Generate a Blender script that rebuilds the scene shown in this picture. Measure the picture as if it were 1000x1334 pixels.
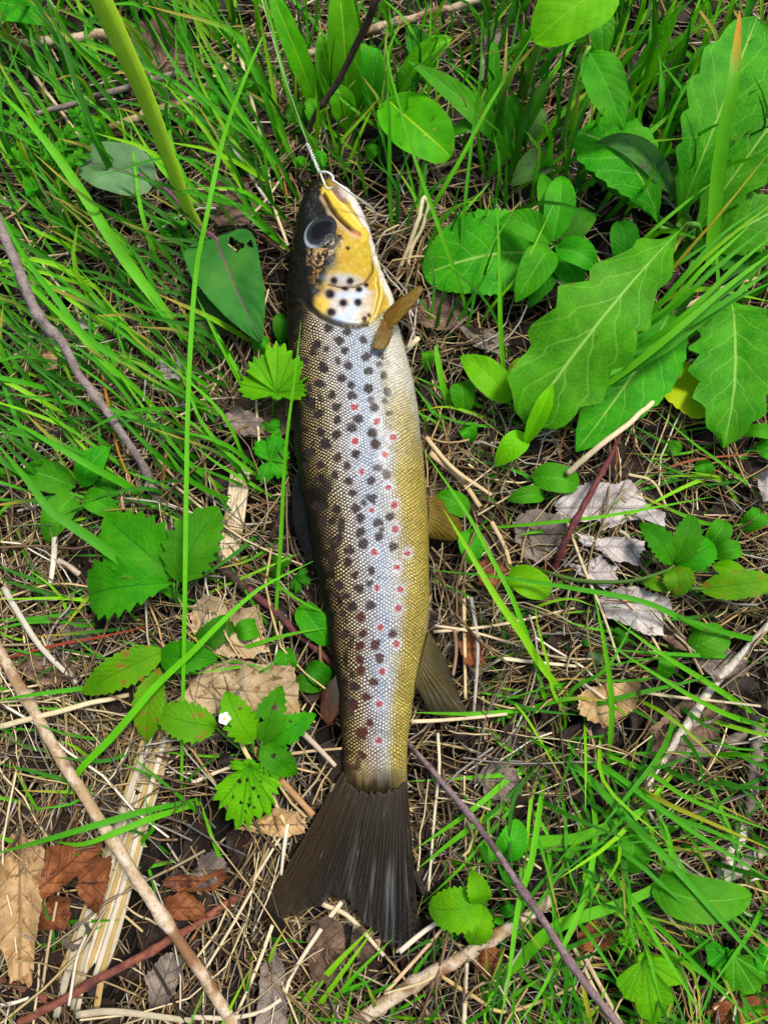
import bpy, math, random
import numpy as np
from mathutils import Vector
random.seed(7); RNG = np.random.default_rng(7)
R = math.radians
for o in list(bpy.data.objects): bpy.data.objects.remove(o)
S = bpy.context.scene
COL = S.collection

# ------------------------------------------------------------------ camera
CAM_H, PITCH, FPX = 0.36, R(14), 970.0         # metres above the soil, tilt from straight down, focal length in photo pixels
CAM = np.array([0.0, -CAM_H*math.tan(PITCH), CAM_H])
FWD = np.array([0, math.sin(PITCH), -math.cos(PITCH)])
UPV = np.array([0, math.cos(PITCH), math.sin(PITCH)])
cd = bpy.data.cameras.new('camera'); cam = bpy.data.objects.new('camera', cd); COL.objects.link(cam)
cam.location = CAM; cam.rotation_euler = (PITCH, 0, 0)
cd.sensor_fit = 'VERTICAL'; cd.sensor_height = 24; cd.lens = FPX*24/1334
cd.clip_start = .01; cd.clip_end = 200
cd.dof.use_dof = True; cd.dof.focus_distance = .335; cd.dof.aperture_fstop = 11.0
S.camera = cam
S.render.resolution_x, S.render.resolution_y = 767, 1024

# ------------------------------------------------------------------ sky, sun, exposure (bright overcast day)
SUN_EL, SUN_AZ = R(66), R(55)                   # azimuth clockwise from +Y
w = bpy.data.worlds.new('World'); S.world = w; w.use_nodes = True
nt = w.node_tree; nt.nodes.clear()
sky = nt.nodes.new('ShaderNodeTexSky'); sky.sky_type = 'NISHITA'; sky.sun_disc = False
sky.sun_elevation = SUN_EL; sky.sun_rotation = SUN_AZ; sky.dust_density = 4; sky.air_density = 1; sky.ozone_density = .6
bg = nt.nodes.new('ShaderNodeBackground'); bg.inputs[1].default_value = .06
wo = nt.nodes.new('ShaderNodeOutputWorld')
nt.links.new(sky.outputs[0], bg.inputs[0]); nt.links.new(bg.outputs[0], wo.inputs[0])
sd = bpy.data.lights.new('sun', 'SUN'); sd.energy = 1.5; sd.angle = R(14); sd.color = (1, .95, .86)
sun = bpy.data.objects.new('sun', sd); COL.objects.link(sun)
sdir = Vector((math.sin(SUN_AZ)*math.cos(SUN_EL), math.cos(SUN_AZ)*math.cos(SUN_EL), math.sin(SUN_EL)))
sun.rotation_euler = sdir.to_track_quat('Z', 'Y').to_euler(); sun.location = sdir*3
vs = S.view_settings; vs.view_transform = 'Standard'; vs.look = 'None'; vs.gamma = 1; vs.use_curve_mapping = False
vs.exposure = 1.62

# ------------------------------------------------------------------ helpers
def vnoise(x, y, seed=0):
    x = np.asarray(x, float); y = np.asarray(y, float)
    xi = np.floor(x).astype(np.int64); yi = np.floor(y).astype(np.int64); fx = x-xi; fy = y-yi
    fx = fx*fx*(3-2*fx); fy = fy*fy*(3-2*fy)
    def h(a, b):
        n = (a*374761393 + b*668265263 + seed*974711) & 0x7fffffff
        n = ((n ^ (n >> 13))*1274126177) & 0x7fffffff
        n = ((n ^ (n >> 15))*668265263) & 0x7fffffff
        return ((n ^ (n >> 16)) & 0xffff)/65535.0
    return (h(xi, yi)*(1-fx)+h(xi+1, yi)*fx)*(1-fy)+(h(xi, yi+1)*(1-fx)+h(xi+1, yi+1)*fx)*fy
def fbm(x, y, oct=4, seed=0):
    v = 0; a = .5
    for i in range(oct): v = v+a*vnoise(x*2**i, y*2**i, seed+i*17); a *= .5
    return v
def gz(x, y):                                    # height of the soil
    x = np.asarray(x, float); y = np.asarray(y, float); h = (fbm(x*14+50, y*14+50, 3, 3)-.45)*.016
    q = np.clip((y-BED[0][1])/(BED[1][1]-BED[0][1]), 0, 1); d = np.hypot(x-BED[0][0]-q*(BED[1][0]-BED[0][0]), y-BED[0][1]-q*(BED[1][1]-BED[0][1]))
    m = np.clip((.058-d)/.03, 0, 1); m = m*m*(3-2*m); return h*(1-m)-.003*m
BED = None
def at(px, py, z=0.0):                           # photo pixel + height (mm) -> point
    d = np.array([1., 0, 0])*(px-500)/FPX + UPV*(667-py)/FPX + FWD
    return CAM + d*((z*.001-CAM[2])/d[2])
BED = (at(470, 1180), at(440, 260))             # the line the trout lies along
def atg(px, py, dz=0.0):                         # the same, mm above the soil
    p = at(px, py, 0)
    for _ in range(3): p = at(px, py, float(gz(p[0], p[1]))*1000+dz)
    return p
def depth(p): return float(np.dot(np.asarray(p)-CAM, FWD))
def proj(p):
    d = np.asarray(p)-CAM; k = d@FWD
    return 500+FPX*d[..., 0]/k, 667-FPX*(d@UPV)/k
def px2m(n, p): return n*depth(p)/FPX
def unit(v): return v/(np.linalg.norm(v)+1e-12)
def spline(pts, n):                              # Catmull-Rom through pts, n samples
    P = np.asarray(pts, float)
    if len(P) == 2: t = np.linspace(0, 1, n)[:, None]; return P[0]*(1-t)+P[1]*t
    d = np.r_[0, np.cumsum(np.linalg.norm(np.diff(P[:, :3], axis=0), axis=1))]; t = np.linspace(0, d[-1], n)
    Q = np.vstack([2*P[0]-P[1], P, 2*P[-1]-P[-2]]); out = []
    for a in t:
        i = min(max(np.searchsorted(d, a, side='right')-1, 0), len(P)-2)
        u = (a-d[i])/(d[i+1]-d[i]+1e-12); p0, p1, p2, p3 = Q[i], Q[i+1], Q[i+2], Q[i+3]
        out.append(.5*((2*p1)+(-p0+p2)*u+(2*p0-5*p1+4*p2-p3)*u*u+(-p0+3*p1-3*p2+p3)*u**3))
    return np.array(out)
ORG = {}
def tag(o, label=None, cat=None, group=None, kind=None):
    for k, v in (('label', label), ('category', cat), ('group', group), ('kind', kind)):
        if v: o[k] = v
    return o
def thing(name, loc, label, cat, group=None):
    o = bpy.data.objects.new(name, None); COL.objects.link(o); o.location = loc; o.empty_display_size = .01
    ORG[o.name] = np.array(loc, float); return tag(o, label, cat, group)
def mk(name, V, F, mat, parent=None, uv=None, col=None, smooth=True, org=None):
    V = np.asarray(V, float)
    if parent is not None:
        base = ORG[parent.name]
    else: base = V[0] if org is None else np.asarray(org, float)
    me = bpy.data.meshes.new(name); me.from_pydata((V-base).tolist(), [], F if isinstance(F, list) else F.tolist())
    if smooth: me.polygons.foreach_set('use_smooth', [True]*len(me.polygons))
    if uv is not None:
        a = me.attributes.new('uvp', 'FLOAT_VECTOR', 'POINT'); u = np.zeros((len(V), 3)); u[:, :np.shape(uv)[1]] = uv
        a.data.foreach_set('vector', u.ravel())
    if col is not None:
        cols = col if isinstance(col, dict) else {'Col': col}
        for k, c in cols.items():
            c = np.asarray(c, float)
            if c.ndim == 1: c = np.tile(c, (len(V), 1))
            if c.shape[1] == 3: c = np.c_[c, np.ones(len(c))]
            me.color_attributes.new(k, 'FLOAT_COLOR', 'POINT').data.foreach_set('color', c.ravel())
    me.materials.append(mat); me.update()
    o = bpy.data.objects.new(name, me); COL.objects.link(o)
    if parent is not None:
        o.parent = parent; ORG[o.name] = base
        if parent.type == 'MESH': o.location = (0, 0, 0)
    else: o.location = base; ORG[o.name] = base
    return o
def gridfaces(nu, nv, off=0, wrap=False):
    a = np.arange(nu-1)[:, None]*nv; m = nv if wrap else nv-1; b = np.arange(m)[None]; b2 = (b+1) % nv
    return (np.stack([a+b, a+b2, a+nv+b2, a+nv+b], -1).reshape(-1, 4)+off)
class Bag:                                       # collects pieces of one mesh
    def __init__(s): s.V = []; s.F = []; s.U = []; s.C = []; s.n = 0
    def add(s, V, F, U=None, C=None):
        V = np.asarray(V, float); s.V.append(V); s.F.append(np.asarray(F)+s.n); s.n += len(V)
        s.U.append(np.zeros((len(V), 3)) if U is None else np.asarray(U)); C = np.asarray((1, 1, 1) if C is None else C, float)
        s.C.append(np.tile(C, (len(V), 1)) if C.ndim == 1 else C)
    def mk(s, name, mat, parent=None, **k):
        F = sum([f.tolist() for f in s.F], [])
        return mk(name, np.vstack(s.V), F, mat, parent, np.vstack(s.U), np.vstack(s.C), **k)
def frames(P):
    T = np.gradient(P, axis=0); T /= np.linalg.norm(T, axis=1)[:, None]+1e-12
    a = np.array([0, 0, 1.]) if abs(T[0][2]) < .9 else np.array([1., 0, 0]); N = [unit(a-T[0]*(a@T[0]))]
    for i in range(1, len(P)): v = N[-1]-T[i]*(N[-1]@T[i]); N.append(unit(v))
    N = np.array(N); return T, N, np.cross(T, N)
def tube(P, r, sides=8, lump=0.0, seed=0, flat=1.0, cap=True):
    P = np.asarray(P); n = len(P); r = np.broadcast_to(np.asarray(r, float), (n,)).copy(); T, N, B = frames(P)
    if cap: P = np.vstack([P[:1], P, P[-1:]]); N = np.vstack([N[:1], N, N[-1:]]); B = np.vstack([B[:1], B, B[-1:]]); r = np.r_[r[0]*.02, r, r[-1]*.02]; n += 2
    a = np.linspace(0, 2*np.pi, sides, endpoint=False); k = np.arange(n)
    rr = r[:, None]*np.ones(sides)
    if lump: rr = rr*(1+lump*((.65*vnoise(k[:, None]*.22+seed*7, a[None]*.9+seed, seed)+.35*vnoise(k[:, None]*.8+seed*3, a[None]*1.6+seed, seed+5))-.5)*2)
    V = P[:, None]+N[:, None]*(rr*np.cos(a)*flat)[..., None]+B[:, None]*(rr*np.sin(a))[..., None]
    U = np.stack([np.broadcast_to(k[:, None]/n, rr.shape), np.broadcast_to(a[None]/6.283, rr.shape), 0*rr], -1)
    return V.reshape(-1, 3), gridfaces(n, sides, 0, True), U.reshape(-1, 3)

# ------------------------------------------------------------------ materials
def mat(name):
    m = bpy.data.materials.new(name); m.use_nodes = True; m.node_tree.nodes.clear(); return m, m.node_tree
class NT:
    def __init__(s, t): s.t = t
    def new(s, typ, *ins, **props):
        n = s.t.nodes.new('ShaderNode'+typ)
        for k, v in props.items(): setattr(n, k, v)
        for i, v in enumerate(ins): s.set(n, i, v)
        return n
    def set(s, n, i, v):
        if v is None: return
        if isinstance(v, bpy.types.NodeSocket): s.t.links.new(v, n.inputs[i])
        elif isinstance(v, bpy.types.Node): s.t.links.new(v.outputs[0], n.inputs[i])
        else:
            sock = n.inputs[i]
            if hasattr(sock.default_value, '__len__') and len(sock.default_value) == 4 and len(v) == 3: v = (*v, 1)
            sock.default_value = v
    def math(s, op, a, b=None, c=None, clamp=False): return s.new('Math', a, b, c, operation=op, use_clamp=clamp).outputs[0]
    def vm(s, op, a, b=None):
        n = s.new('VectorMath', a, b, operation=op); return n.outputs[1] if op in ('LENGTH', 'DOT_PRODUCT') else n.outputs[0]
    def mix(s, f, a, b, blend='MIX'):
        n = s.t.nodes.new('ShaderNodeMix'); n.data_type = 'RGBA'; n.blend_type = blend
        for i, v in ((0, f), (6, a), (7, b)): s.set(n, i, v)
        return n.outputs[2]
    def ss(s, v, a, b, o0=0., o1=1.):
        n = s.new('MapRange', v, a, b, o0, o1, interpolation_type='SMOOTHSTEP'); return n.outputs[0]
    def noise(s, vec, scale, detail=3, rough=.55): 
        n = s.new('TexNoise', vec, None, scale, detail, rough); return n.outputs[0]
    def attr(s, name): return s.new('Attribute', attribute_name=name)
    def sep(s, v): n = s.new('SeparateXYZ', v); return n.outputs
    def bump(s, h, strength, dist): return s.new('Bump', strength, dist, None, None, h) if False else s._bump(h, strength, dist)
    def _bump(s, h, st, d):
        n = s.t.nodes.new('ShaderNodeBump'); s.set(n, n.inputs.find('Strength'), st); s.set(n, n.inputs.find('Distance'), d); s.set(n, n.inputs.find('Height'), h); return n.outputs[0]
    def pbr(s, **k):
        n = s.t.nodes.new('ShaderNodeBsdfPrincipled')
        for a, v in k.items(): s.set(n, n.inputs.find(a.replace('_', ' ')), v)
        return n.outputs[0]
    def out(s, sh): n = s.t.nodes.new('ShaderNodeOutputMaterial'); s.t.links.new(sh, n.inputs[0])
def pos(g): return g.new('NewGeometry').outputs[0]

def leaf_mat(name, c1, c2, vein, nv=7, vk=.6, rough=.42, spots=None, spot_amt=.66, rib=None, trans=.28, slope=.30):
    m, t = mat(name); g = NT(t); p = pos(g)
    u, v, _ = g.sep(g.attr('uvp').outputs['Vector']); av = g.math('ABSOLUTE', v)
    x = g.math('MULTIPLY', g.math('SUBTRACT', u, g.math('MULTIPLY', av, slope)), float(nv))
    wob = g.noise(p, 120, 2); x = g.math('ADD', x, g.math('MULTIPLY', wob, .25))
    fr = g.math('ABSOLUTE', g.math('SUBTRACT', g.math('FRACT', x), .5))
    sv = g.math('MULTIPLY', g.ss(fr, 0.0, .065, 1, 0), g.math('SUBTRACT', 1.0, g.math('MULTIPLY', av, .65)))
    mr = g.ss(av, .012, .05, 1, 0)
    vo = g.new('TexVoronoi', p, None, 430.0, feature='DISTANCE_TO_EDGE'); ret = g.ss(vo.outputs['Distance'], .0, .09, 1, 0)
    vm = g.math('MAXIMUM', g.math('MAXIMUM', g.math('MULTIPLY', sv, .6), mr), g.math('MULTIPLY', ret, .35))
    rnd = g.new('ObjectInfo').outputs['Random']
    n1 = g.noise(p, 90, 3); n2 = g.noise(p, 1400, 2)
    base = g.mix(g.ss(n1, .3, .7), c1, c2)
    base = g.mix(g.ss(n2, .35, .75, 0, .35), base, tuple(q*.55 for q in c1))
    hs = g.new('HueSaturation', g.math('ADD', .486, g.math('MULTIPLY', rnd, .020)), 1.12, g.math('ADD', .86, g.math('MULTIPLY', rnd, .28)), 1.0, base)
    base = hs.outputs[0]
    if spots:
        base = g.mix(g.ss(g.noise(p, 220, 2), spot_amt, spot_amt+.07), base, spots)
    c = g.mix(g.math('MULTIPLY', ret, vk*.35), base, vein); c = g.mix(g.math('MULTIPLY', sv, vk), c, vein); c = g.mix(g.math('MULTIPLY', mr, .85), c, rib or vein)
    c = g.mix(g.ss(g.noise(p, 330, 2), .72, .76, 0, .6), c, (.12, .085, .02)); c = g.mix(g.math('MULTIPLY', g.ss(av, .93, 1.0), g.ss(g.noise(p, 140, 2), .60, .68)), c, (.14, .11, .02)); c = g.mix(g.ss(g.noise(p, 38, 2), .45, .72, 0, .35), c, g.mix(.5, c, (.16, .42, .03)))
    h = g.math('SUBTRACT', g.math('ADD', g.math('MULTIPLY', n2, .45), g.math('MULTIPLY', g.ss(fr, 0, .4), .35)), g.math('MULTIPLY', vm, .5))
    nb = g.bump(h, .45, .0005)
    pb = g.pbr(Base_Color=c, Roughness=g.math('ADD', rough+.10, g.math('MULTIPLY', n2, .15)), Normal=nb, Specular_IOR_Level=.11)
    tr = g.new('BsdfTranslucent', g.mix(.5, c, tuple(min(1, q*1.5) for q in c2))); t.links.new(nb, tr.inputs[1])
    mx = g.new('MixShader', trans, pb, tr.outputs[0]); g.out(mx.outputs[0]); return m
def strand_mat(name, trans, rough=.5, vary=.25):
    m, t = mat(name); g = NT(t); p = pos(g); c = g.attr('Col').outputs['Color']
    u, v, _ = g.sep(g.attr('uvp').outputs['Vector'])
    st = g.noise(g.new('CombineXYZ', g.math('MULTIPLY', u, 4.0), g.math('MULTIPLY', v, 9.0), g.math('MULTIPLY', u, .7)).outputs[0], 2.0, 2)
    n1 = g.noise(p, 160, 3)
    f = g.math('ADD', g.math('MULTIPLY', g.math('SUBTRACT', n1, .5), vary*2), g.math('MULTIPLY', g.math('SUBTRACT', st, .5), vary*1.6))
    hs = g.new('HueSaturation', .5, 1.0, g.math('ADD', 1.0, f), 1.0, c)
    nb = g.bump(g.math('ADD', st, g.math('MULTIPLY', n1, .4)), .5, .0004)
    pb = g.pbr(Base_Color=hs.outputs[0], Roughness=rough+.08, Normal=nb, Specular_IOR_Level=.22)
    if trans:
        tr = g.new('BsdfTranslucent', hs.outputs[0]); g.out(g.new('MixShader', trans, pb, tr.outputs[0]).outputs[0])
    else: g.out(pb)
    return m
def bark_mat(name, c1, c2, c3, scale=220, rough=.75, t2=.55):
    m, t = mat(name); g = NT(t); p = pos(g)
    u, v, _ = g.sep(g.attr('uvp').outputs['Vector'])
    n1 = g.noise(p, scale, 4, .65); n2 = g.noise(p, scale*.3, 3); n3 = g.noise(p, scale*5, 2)
    c = g.mix(g.ss(n1, .35, .65), c1, c2); c = g.mix(g.ss(n2, t2, t2+.12), c, c3)
    c = g.mix(g.ss(n3, .55, .75, 0, .6), c, tuple(q*.35 for q in c1))
    nb = g.bump(g.math('ADD', n1, g.math('MULTIPLY', n3, .5)), .9, .0012)
    g.out(g.pbr(Base_Color=c, Roughness=rough, Normal=nb, Specular_IOR_Level=.3)); return m
def dead_mat(name, c1, c2, c3, vein, rough=.65, trans=.08):
    m, t = mat(name); g = NT(t); p = pos(g)
    u, v, _ = g.sep(g.attr('uvp').outputs['Vector']); av = g.math('ABSOLUTE', v)
    x = g.math('ADD', g.math('MULTIPLY', g.math('SUBTRACT', u, g.math('MULTIPLY', av, .55)), 3.5), g.math('MULTIPLY', g.noise(p, 60, 2), .6))
    fr = g.math('ABSOLUTE', g.math('SUBTRACT', g.math('FRACT', x), .5)); sv = g.ss(fr, .0, .06, 1, 0); mr = g.ss(av, .01, .05, 1, 0)
    vm = g.math('MAXIMUM', g.math('MULTIPLY', sv, .7), mr)
    n1 = g.noise(p, 70, 4, .6); n2 = g.noise(p, 900, 3); n3 = g.noise(p, 200, 3)
    c = g.mix(g.ss(n1, .35, .65), c1, c2); c = g.mix(g.ss(n3, .56, .68), c, c3); c = g.mix(g.ss(n2, .5, .8, 0, .7), c, tuple(q*.4 for q in c1))
    c = g.mix(g.math('MULTIPLY', vm, .55), c, vein)
    hs = g.new('HueSaturation', .5, 1.0, g.math('ADD', .8, g.math('MULTIPLY', g.new('ObjectInfo').outputs['Random'], .4)), 1.0, c)
    nb = g.bump(g.math('ADD', g.math('ADD', n1, g.math('MULTIPLY', n2, .4)), g.math('MULTIPLY', vm, .4)), 1.0, .0012)
    pb = g.pbr(Base_Color=hs.outputs[0], Roughness=rough, Normal=nb, Specular_IOR_Level=.3)
    tr = g.new('BsdfTranslucent', hs.outputs[0]); g.out(g.new('MixShader', trans, pb, tr.outputs[0]).outputs[0]); return m

ML = dict(
 big=leaf_mat('leaf_big', (0.022, 0.2, 0.005), (0.05, 0.31, 0.007), (0.26, 0.5, 0.08), 6, .45, .40),
 mid=leaf_mat('leaf_mid', (0.022, 0.2, 0.006), (0.042, 0.29, 0.008), (0.09, 0.36, 0.03), 8, .4, .42),
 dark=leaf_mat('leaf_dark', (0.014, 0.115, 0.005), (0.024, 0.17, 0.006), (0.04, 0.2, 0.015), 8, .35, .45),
 bright=leaf_mat('leaf_bright', (0.09138, 0.378, 0.0033), (0.1331, 0.4687, 0.00396), (0.1748, 0.5443, 0.0099), 7, .3, .40, trans=.35),
 bramble=leaf_mat('leaf_bramble', (0.02, 0.18, 0.005), (0.04, 0.26, 0.006), (0.012, 0.12, 0.004), 9, .55, .45, slope=.45),
 lime=leaf_mat('leaf_lime', (0.06636, 0.3326, 0.00264), (0.1247, 0.4385, 0.0033), (0.04135, 0.2268, 0.0033), 9, .5, .45, slope=.45, trans=.35),
 yellow=leaf_mat('leaf_yellow', (0.2748, 0.499, 0.00264), (0.4082, 0.55, 0.00396), (0.1748, 0.4234, 0.0066), 6, .4, .45),
 rusty=leaf_mat('leaf_rusty', (0.05803, 0.2268, 0.00264), (0.09138, 0.2873, 0.0033), (0.04135, 0.1361, 0.0033), 9, .5, .45, spots=(0.2, 0.12, 0.012), spot_amt=.60),
 spotted=leaf_mat('leaf_spotted', (0.04468, 0.257, 0.0033), (0.0747, 0.3629, 0.00396), (0.3415, 0.55, 0.0198), 3, .15, .40, spots=(0.36, 0.36, 0.02), spot_amt=.68),
 silver=leaf_mat('leaf_silver', (0.1, 0.19, 0.09), (0.16, 0.26, 0.14), (0.11, 0.22, 0.1), 6, .4, .5, rib=(0.16, 0.05, 0.12)),
 purple=leaf_mat('leaf_purple_rib', (0.035, 0.125, 0.03), (0.05, 0.175, 0.035), (0.05, 0.165, 0.035), 7, .45, .45, rib=(0.17, 0.045, 0.1)),
 dull=leaf_mat('leaf_dull', (0.05, 0.14, 0.04), (0.085, 0.2, 0.055), (0.1, 0.2, 0.07), 6, .4, .5, spots=(0.07, 0.07, 0.06), spot_amt=.58))
GRASS = strand_mat('grass_blade', .38, .42, .16); STRAW = strand_mat('dry_straw', .12, .6, .3); STEM = strand_mat('green_stem', .15, .4, .16)
BK = dict(
 grey=bark_mat('bark_grey', (0.1428, 0.1134, 0.0988), (0.2268, 0.1863, 0.1672), (0.084, 0.06075, 0.057)),
 purple=bark_mat('bark_purple', (0.126, 0.081, 0.0836), (0.2016, 0.1458, 0.1444), (0.0756, 0.04455, 0.0456), 300),
 tan=bark_mat('bark_tan', (0.2856, 0.1944, 0.0988), (0.462, 0.3726, 0.2736), (0.168, 0.081, 0.0342), 150, t2=.50),
 dark=bark_mat('bark_dark', (0.0294, 0.01782, 0.01064), (0.0588, 0.03645, 0.019), (0.0168, 0.01134, 0.0076), 300),
 red=bark_mat('bark_red', (0.1344, 0.03645, 0.0228), (0.2016, 0.06885, 0.038), (0.0756, 0.0243, 0.019), 240),
 wine=bark_mat('bark_wine', (0.084, 0.01782, 0.02128), (0.126, 0.0324, 0.0304), (0.042, 0.0243, 0.01976), 240),
 birch=bark_mat('bark_birch', (0.3528, 0.3078, 0.2432), (0.5208, 0.4698, 0.3952), (0.1344, 0.1053, 0.076), 160),
 log=bark_mat('bark_log', (0.1344, 0.1053, 0.0836), (0.2184, 0.1782, 0.1444), (0.0504, 0.0405, 0.0304), 200),
 wood=bark_mat('wood_fibre', (0.4368, 0.3402, 0.1976), (0.5544, 0.4698, 0.3344), (0.2856, 0.1782, 0.0684), 160))
DM = dict(
 grey=dead_mat('dead_grey', (0.2856, 0.2511, 0.2356), (0.42, 0.3807, 0.3572), (0.1428, 0.1053, 0.0912), (0.2184, 0.1701, 0.152)),
 tan=dead_mat('dead_tan', (0.3528, 0.2187, 0.0912), (0.4368, 0.2916, 0.1368), (0.252, 0.1215, 0.038), (0.168, 0.081, 0.0228)),
 beige=dead_mat('dead_beige', (0.3696, 0.2592, 0.1368), (0.4536, 0.3402, 0.1976), (0.2268, 0.1215, 0.0456), (0.252, 0.1539, 0.0684)),
 rust=dead_mat('dead_rust', (0.1512, 0.04455, 0.01216), (0.2352, 0.081, 0.0228), (0.0756, 0.02268, 0.00912), (0.084, 0.0243, 0.0114)),
 brown=dead_mat('dead_brown', (0.1092, 0.0648, 0.0418), (0.168, 0.1053, 0.0684), (0.0588, 0.03645, 0.0228), (0.0756, 0.04455, 0.0304)),
 dim=dead_mat('dead_dim', (0.1344, 0.1053, 0.0874), (0.2016, 0.162, 0.1292), (0.0756, 0.05265, 0.038), (0.084, 0.0648, 0.0494)))
LITTER = dead_mat('leaf_litter', (.012, .007, .005), (.032, .017, .010), (.006, .004, .003), (.012, .007, .005))

# ------------------------------------------------------------------ ground
def axis(lo, hi, step, far):
    c = np.arange(lo, hi+step/2, step); e = []; d = step
    while (e[-1] if e else 0) < far: d *= 1.35; e.append((e[-1] if e else 0)+d)
    e = np.array(e); return np.r_[lo-e[::-1], c, hi+e]
gx = axis(-.34, .34, .0028, 8); gy_ = axis(-.34, .44, .0028, 8); X, Y = np.meshgrid(gx, gy_)
Z = gz(X, Y)+(fbm(X*160, Y*160, 3, 9)-.45)*.005+(fbm(X*600, Y*600, 2, 19)-.4)*.0018-.003
m, t = mat('soil'); g = NT(t); p = pos(g); n1 = g.noise(p, 45, 5, .65); n2 = g.noise(p, 500, 3)
c = g.mix(g.ss(n1, .35, .7), (.0025, .002, .0016), (.010, .0065, .0045)); c = g.mix(g.ss(n2, .64, .80), c, (.04, .028, .018))
g.out(g.pbr(Base_Color=c, Roughness=.9, Normal=g.bump(n2, 1.0, .002), Specular_IOR_Level=.2)); SOIL = m
tag(mk('ground', np.stack([X, Y, Z], -1).reshape(-1, 3), gridfaces(len(gy_), len(gx)), SOIL, org=(0, 0, 0)), kind='structure')

# ------------------------------------------------------------------ the trout
OUT = np.array([(233, 416, 424), (236, 408, 434), (240, 403, 443), (250, 398, 456), (266, 392, 467), (300, 384, 482), (340, 378, 492), (380, 375, 505), (440, 374, 523),
 (484, 378, 535), (534, 381, 544), (584, 384, 550), (634, 391, 555), (667, 399, 557), (700, 405, 558), (742, 412, 559), (792, 422, 559), (817, 426, 557), (867, 434, 547), (917, 441, 537),
 (967, 445, 531), (1000, 447, 530), (1022, 449, 531), (1034, 454, 527), (1046, 464, 518), (1056, 480, 500)], float)
def outl(y): return np.interp(y, OUT[:, 0], OUT[:, 1]), np.interp(y, OUT[:, 0], OUT[:, 2])
def thick(y): return np.interp(y, [233, 240, 260, 300, 400, 520, 700, 850, 950, 1000, 1035, 1056], [.35, .48, .56, .60, .62, .60, .56, .52, .46, .36, .15, .03])
ys = np.r_[np.linspace(233, 430, 260), np.linspace(431, 1056, 430)]
sm = np.hanning(23); sm /= sm.sum()
Ld, Rd = outl(ys)
for A in (Ld, Rd):
    A[60:] = np.convolve(np.pad(A, 11, mode='edge'), sm, 'valid')[60:]
nt_, nb_ = 190, 44
ph = np.r_[np.linspace(np.pi, 0, nt_), np.linspace(0, -np.pi, nb_+2)[1:-1]]; NV = len(ph)
V = np.zeros((len(ys), NV, 3)); PX = np.zeros((len(ys), NV)); PY = np.zeros_like(PX); AR = np.zeros_like(PX); LEN = np.zeros(len(ys)); prev = None
FB = 0.0                                          # mm between soil level and belly side
for i, y in enumerate(ys):
    zc = 20.0
    for _ in range(3):
        a_, b_ = at(Ld[i], y, zc), at(Rd[i], y, zc); ha = np.linalg.norm(b_-a_)/2; hb = ha*thick(y); zc = FB+hb*1000
    cen = (a_+b_)/2; e = unit(b_-a_)
    cs, sn = np.cos(ph), np.sin(ph)
    V[i] = cen+e*(ha*np.sign(cs)*np.abs(cs)**.92)[:, None]+np.array([0, 0, 1.])*(hb*np.sign(sn)*np.abs(sn)**.88)[:, None]
    sI = (np.sign(cs)*np.abs(cs)**.92+1)/2; PX[i] = Ld[i]+(Rd[i]-Ld[i])*sI; PY[i] = y
    AR[i] = np.r_[0, np.cumsum(np.linalg.norm(np.diff(V[i], axis=0), axis=1))]-ha*1.3
    LEN[i] = 0 if prev is None else LEN[i-1]+np.linalg.norm(cen-prev); prev = cen
SI = (PX-Ld[:, None])/(Rd-Ld)[:, None]; PX, PY = proj(V)
px, py, s = PX.ravel(), PY.ravel(), SI.ravel(); top = (np.tile(ph, len(ys)) >= 0)
sst = lambda x, a, b: np.clip((x-a)/(b-a), 0, 1)**2*(3-2*np.clip((x-a)/(b-a), 0, 1))
gill = np.interp(px, [373, 390, 398, 408, 420, 435, 450, 465, 478, 488, 495, 505, 530], [399, 394, 398, 406, 415, 422, 427, 428, 425, 417, 409, 402, 396])
head = 1-sst(py-gill, -1, 2)
nz = fbm(px*.09, py*.09, 3, 5); nzf = fbm(px*.35, py*.35, 2, 8); nzl = fbm(px*.03, py*.03, 3, 11)
def mixc(C, m, c): return C*(1-m[:, None])+np.asarray(c)[None]*m[:, None] if np.ndim(c) == 1 else C*(1-m[:, None])+c*m[:, None]
def blob(cx, cy, rx, ry=None, rot=0, soft=.35):
    ry = ry or rx; a = R(rot); dx, dy = px-cx, py-cy
    d = np.hypot((dx*math.cos(a)+dy*math.sin(a))/rx, (-dx*math.sin(a)+dy*math.cos(a))/ry)
    return 1-sst(d, 1-soft, 1+soft)
def poly(pts, wd, soft=.5):
    d = np.full(len(px), 1e9)
    for (x0, y0), (x1, y1) in zip(pts[:-1], pts[1:]):
        vx, vy = x1-x0, y1-y0; q = np.clip(((px-x0)*vx+(py-y0)*vy)/(vx*vx+vy*vy), 0, 1)
        d = np.minimum(d, np.hypot(px-x0-q*vx, py-y0-q*vy))
    return 1-sst(d/wd, 1-soft, 1+soft)
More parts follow.
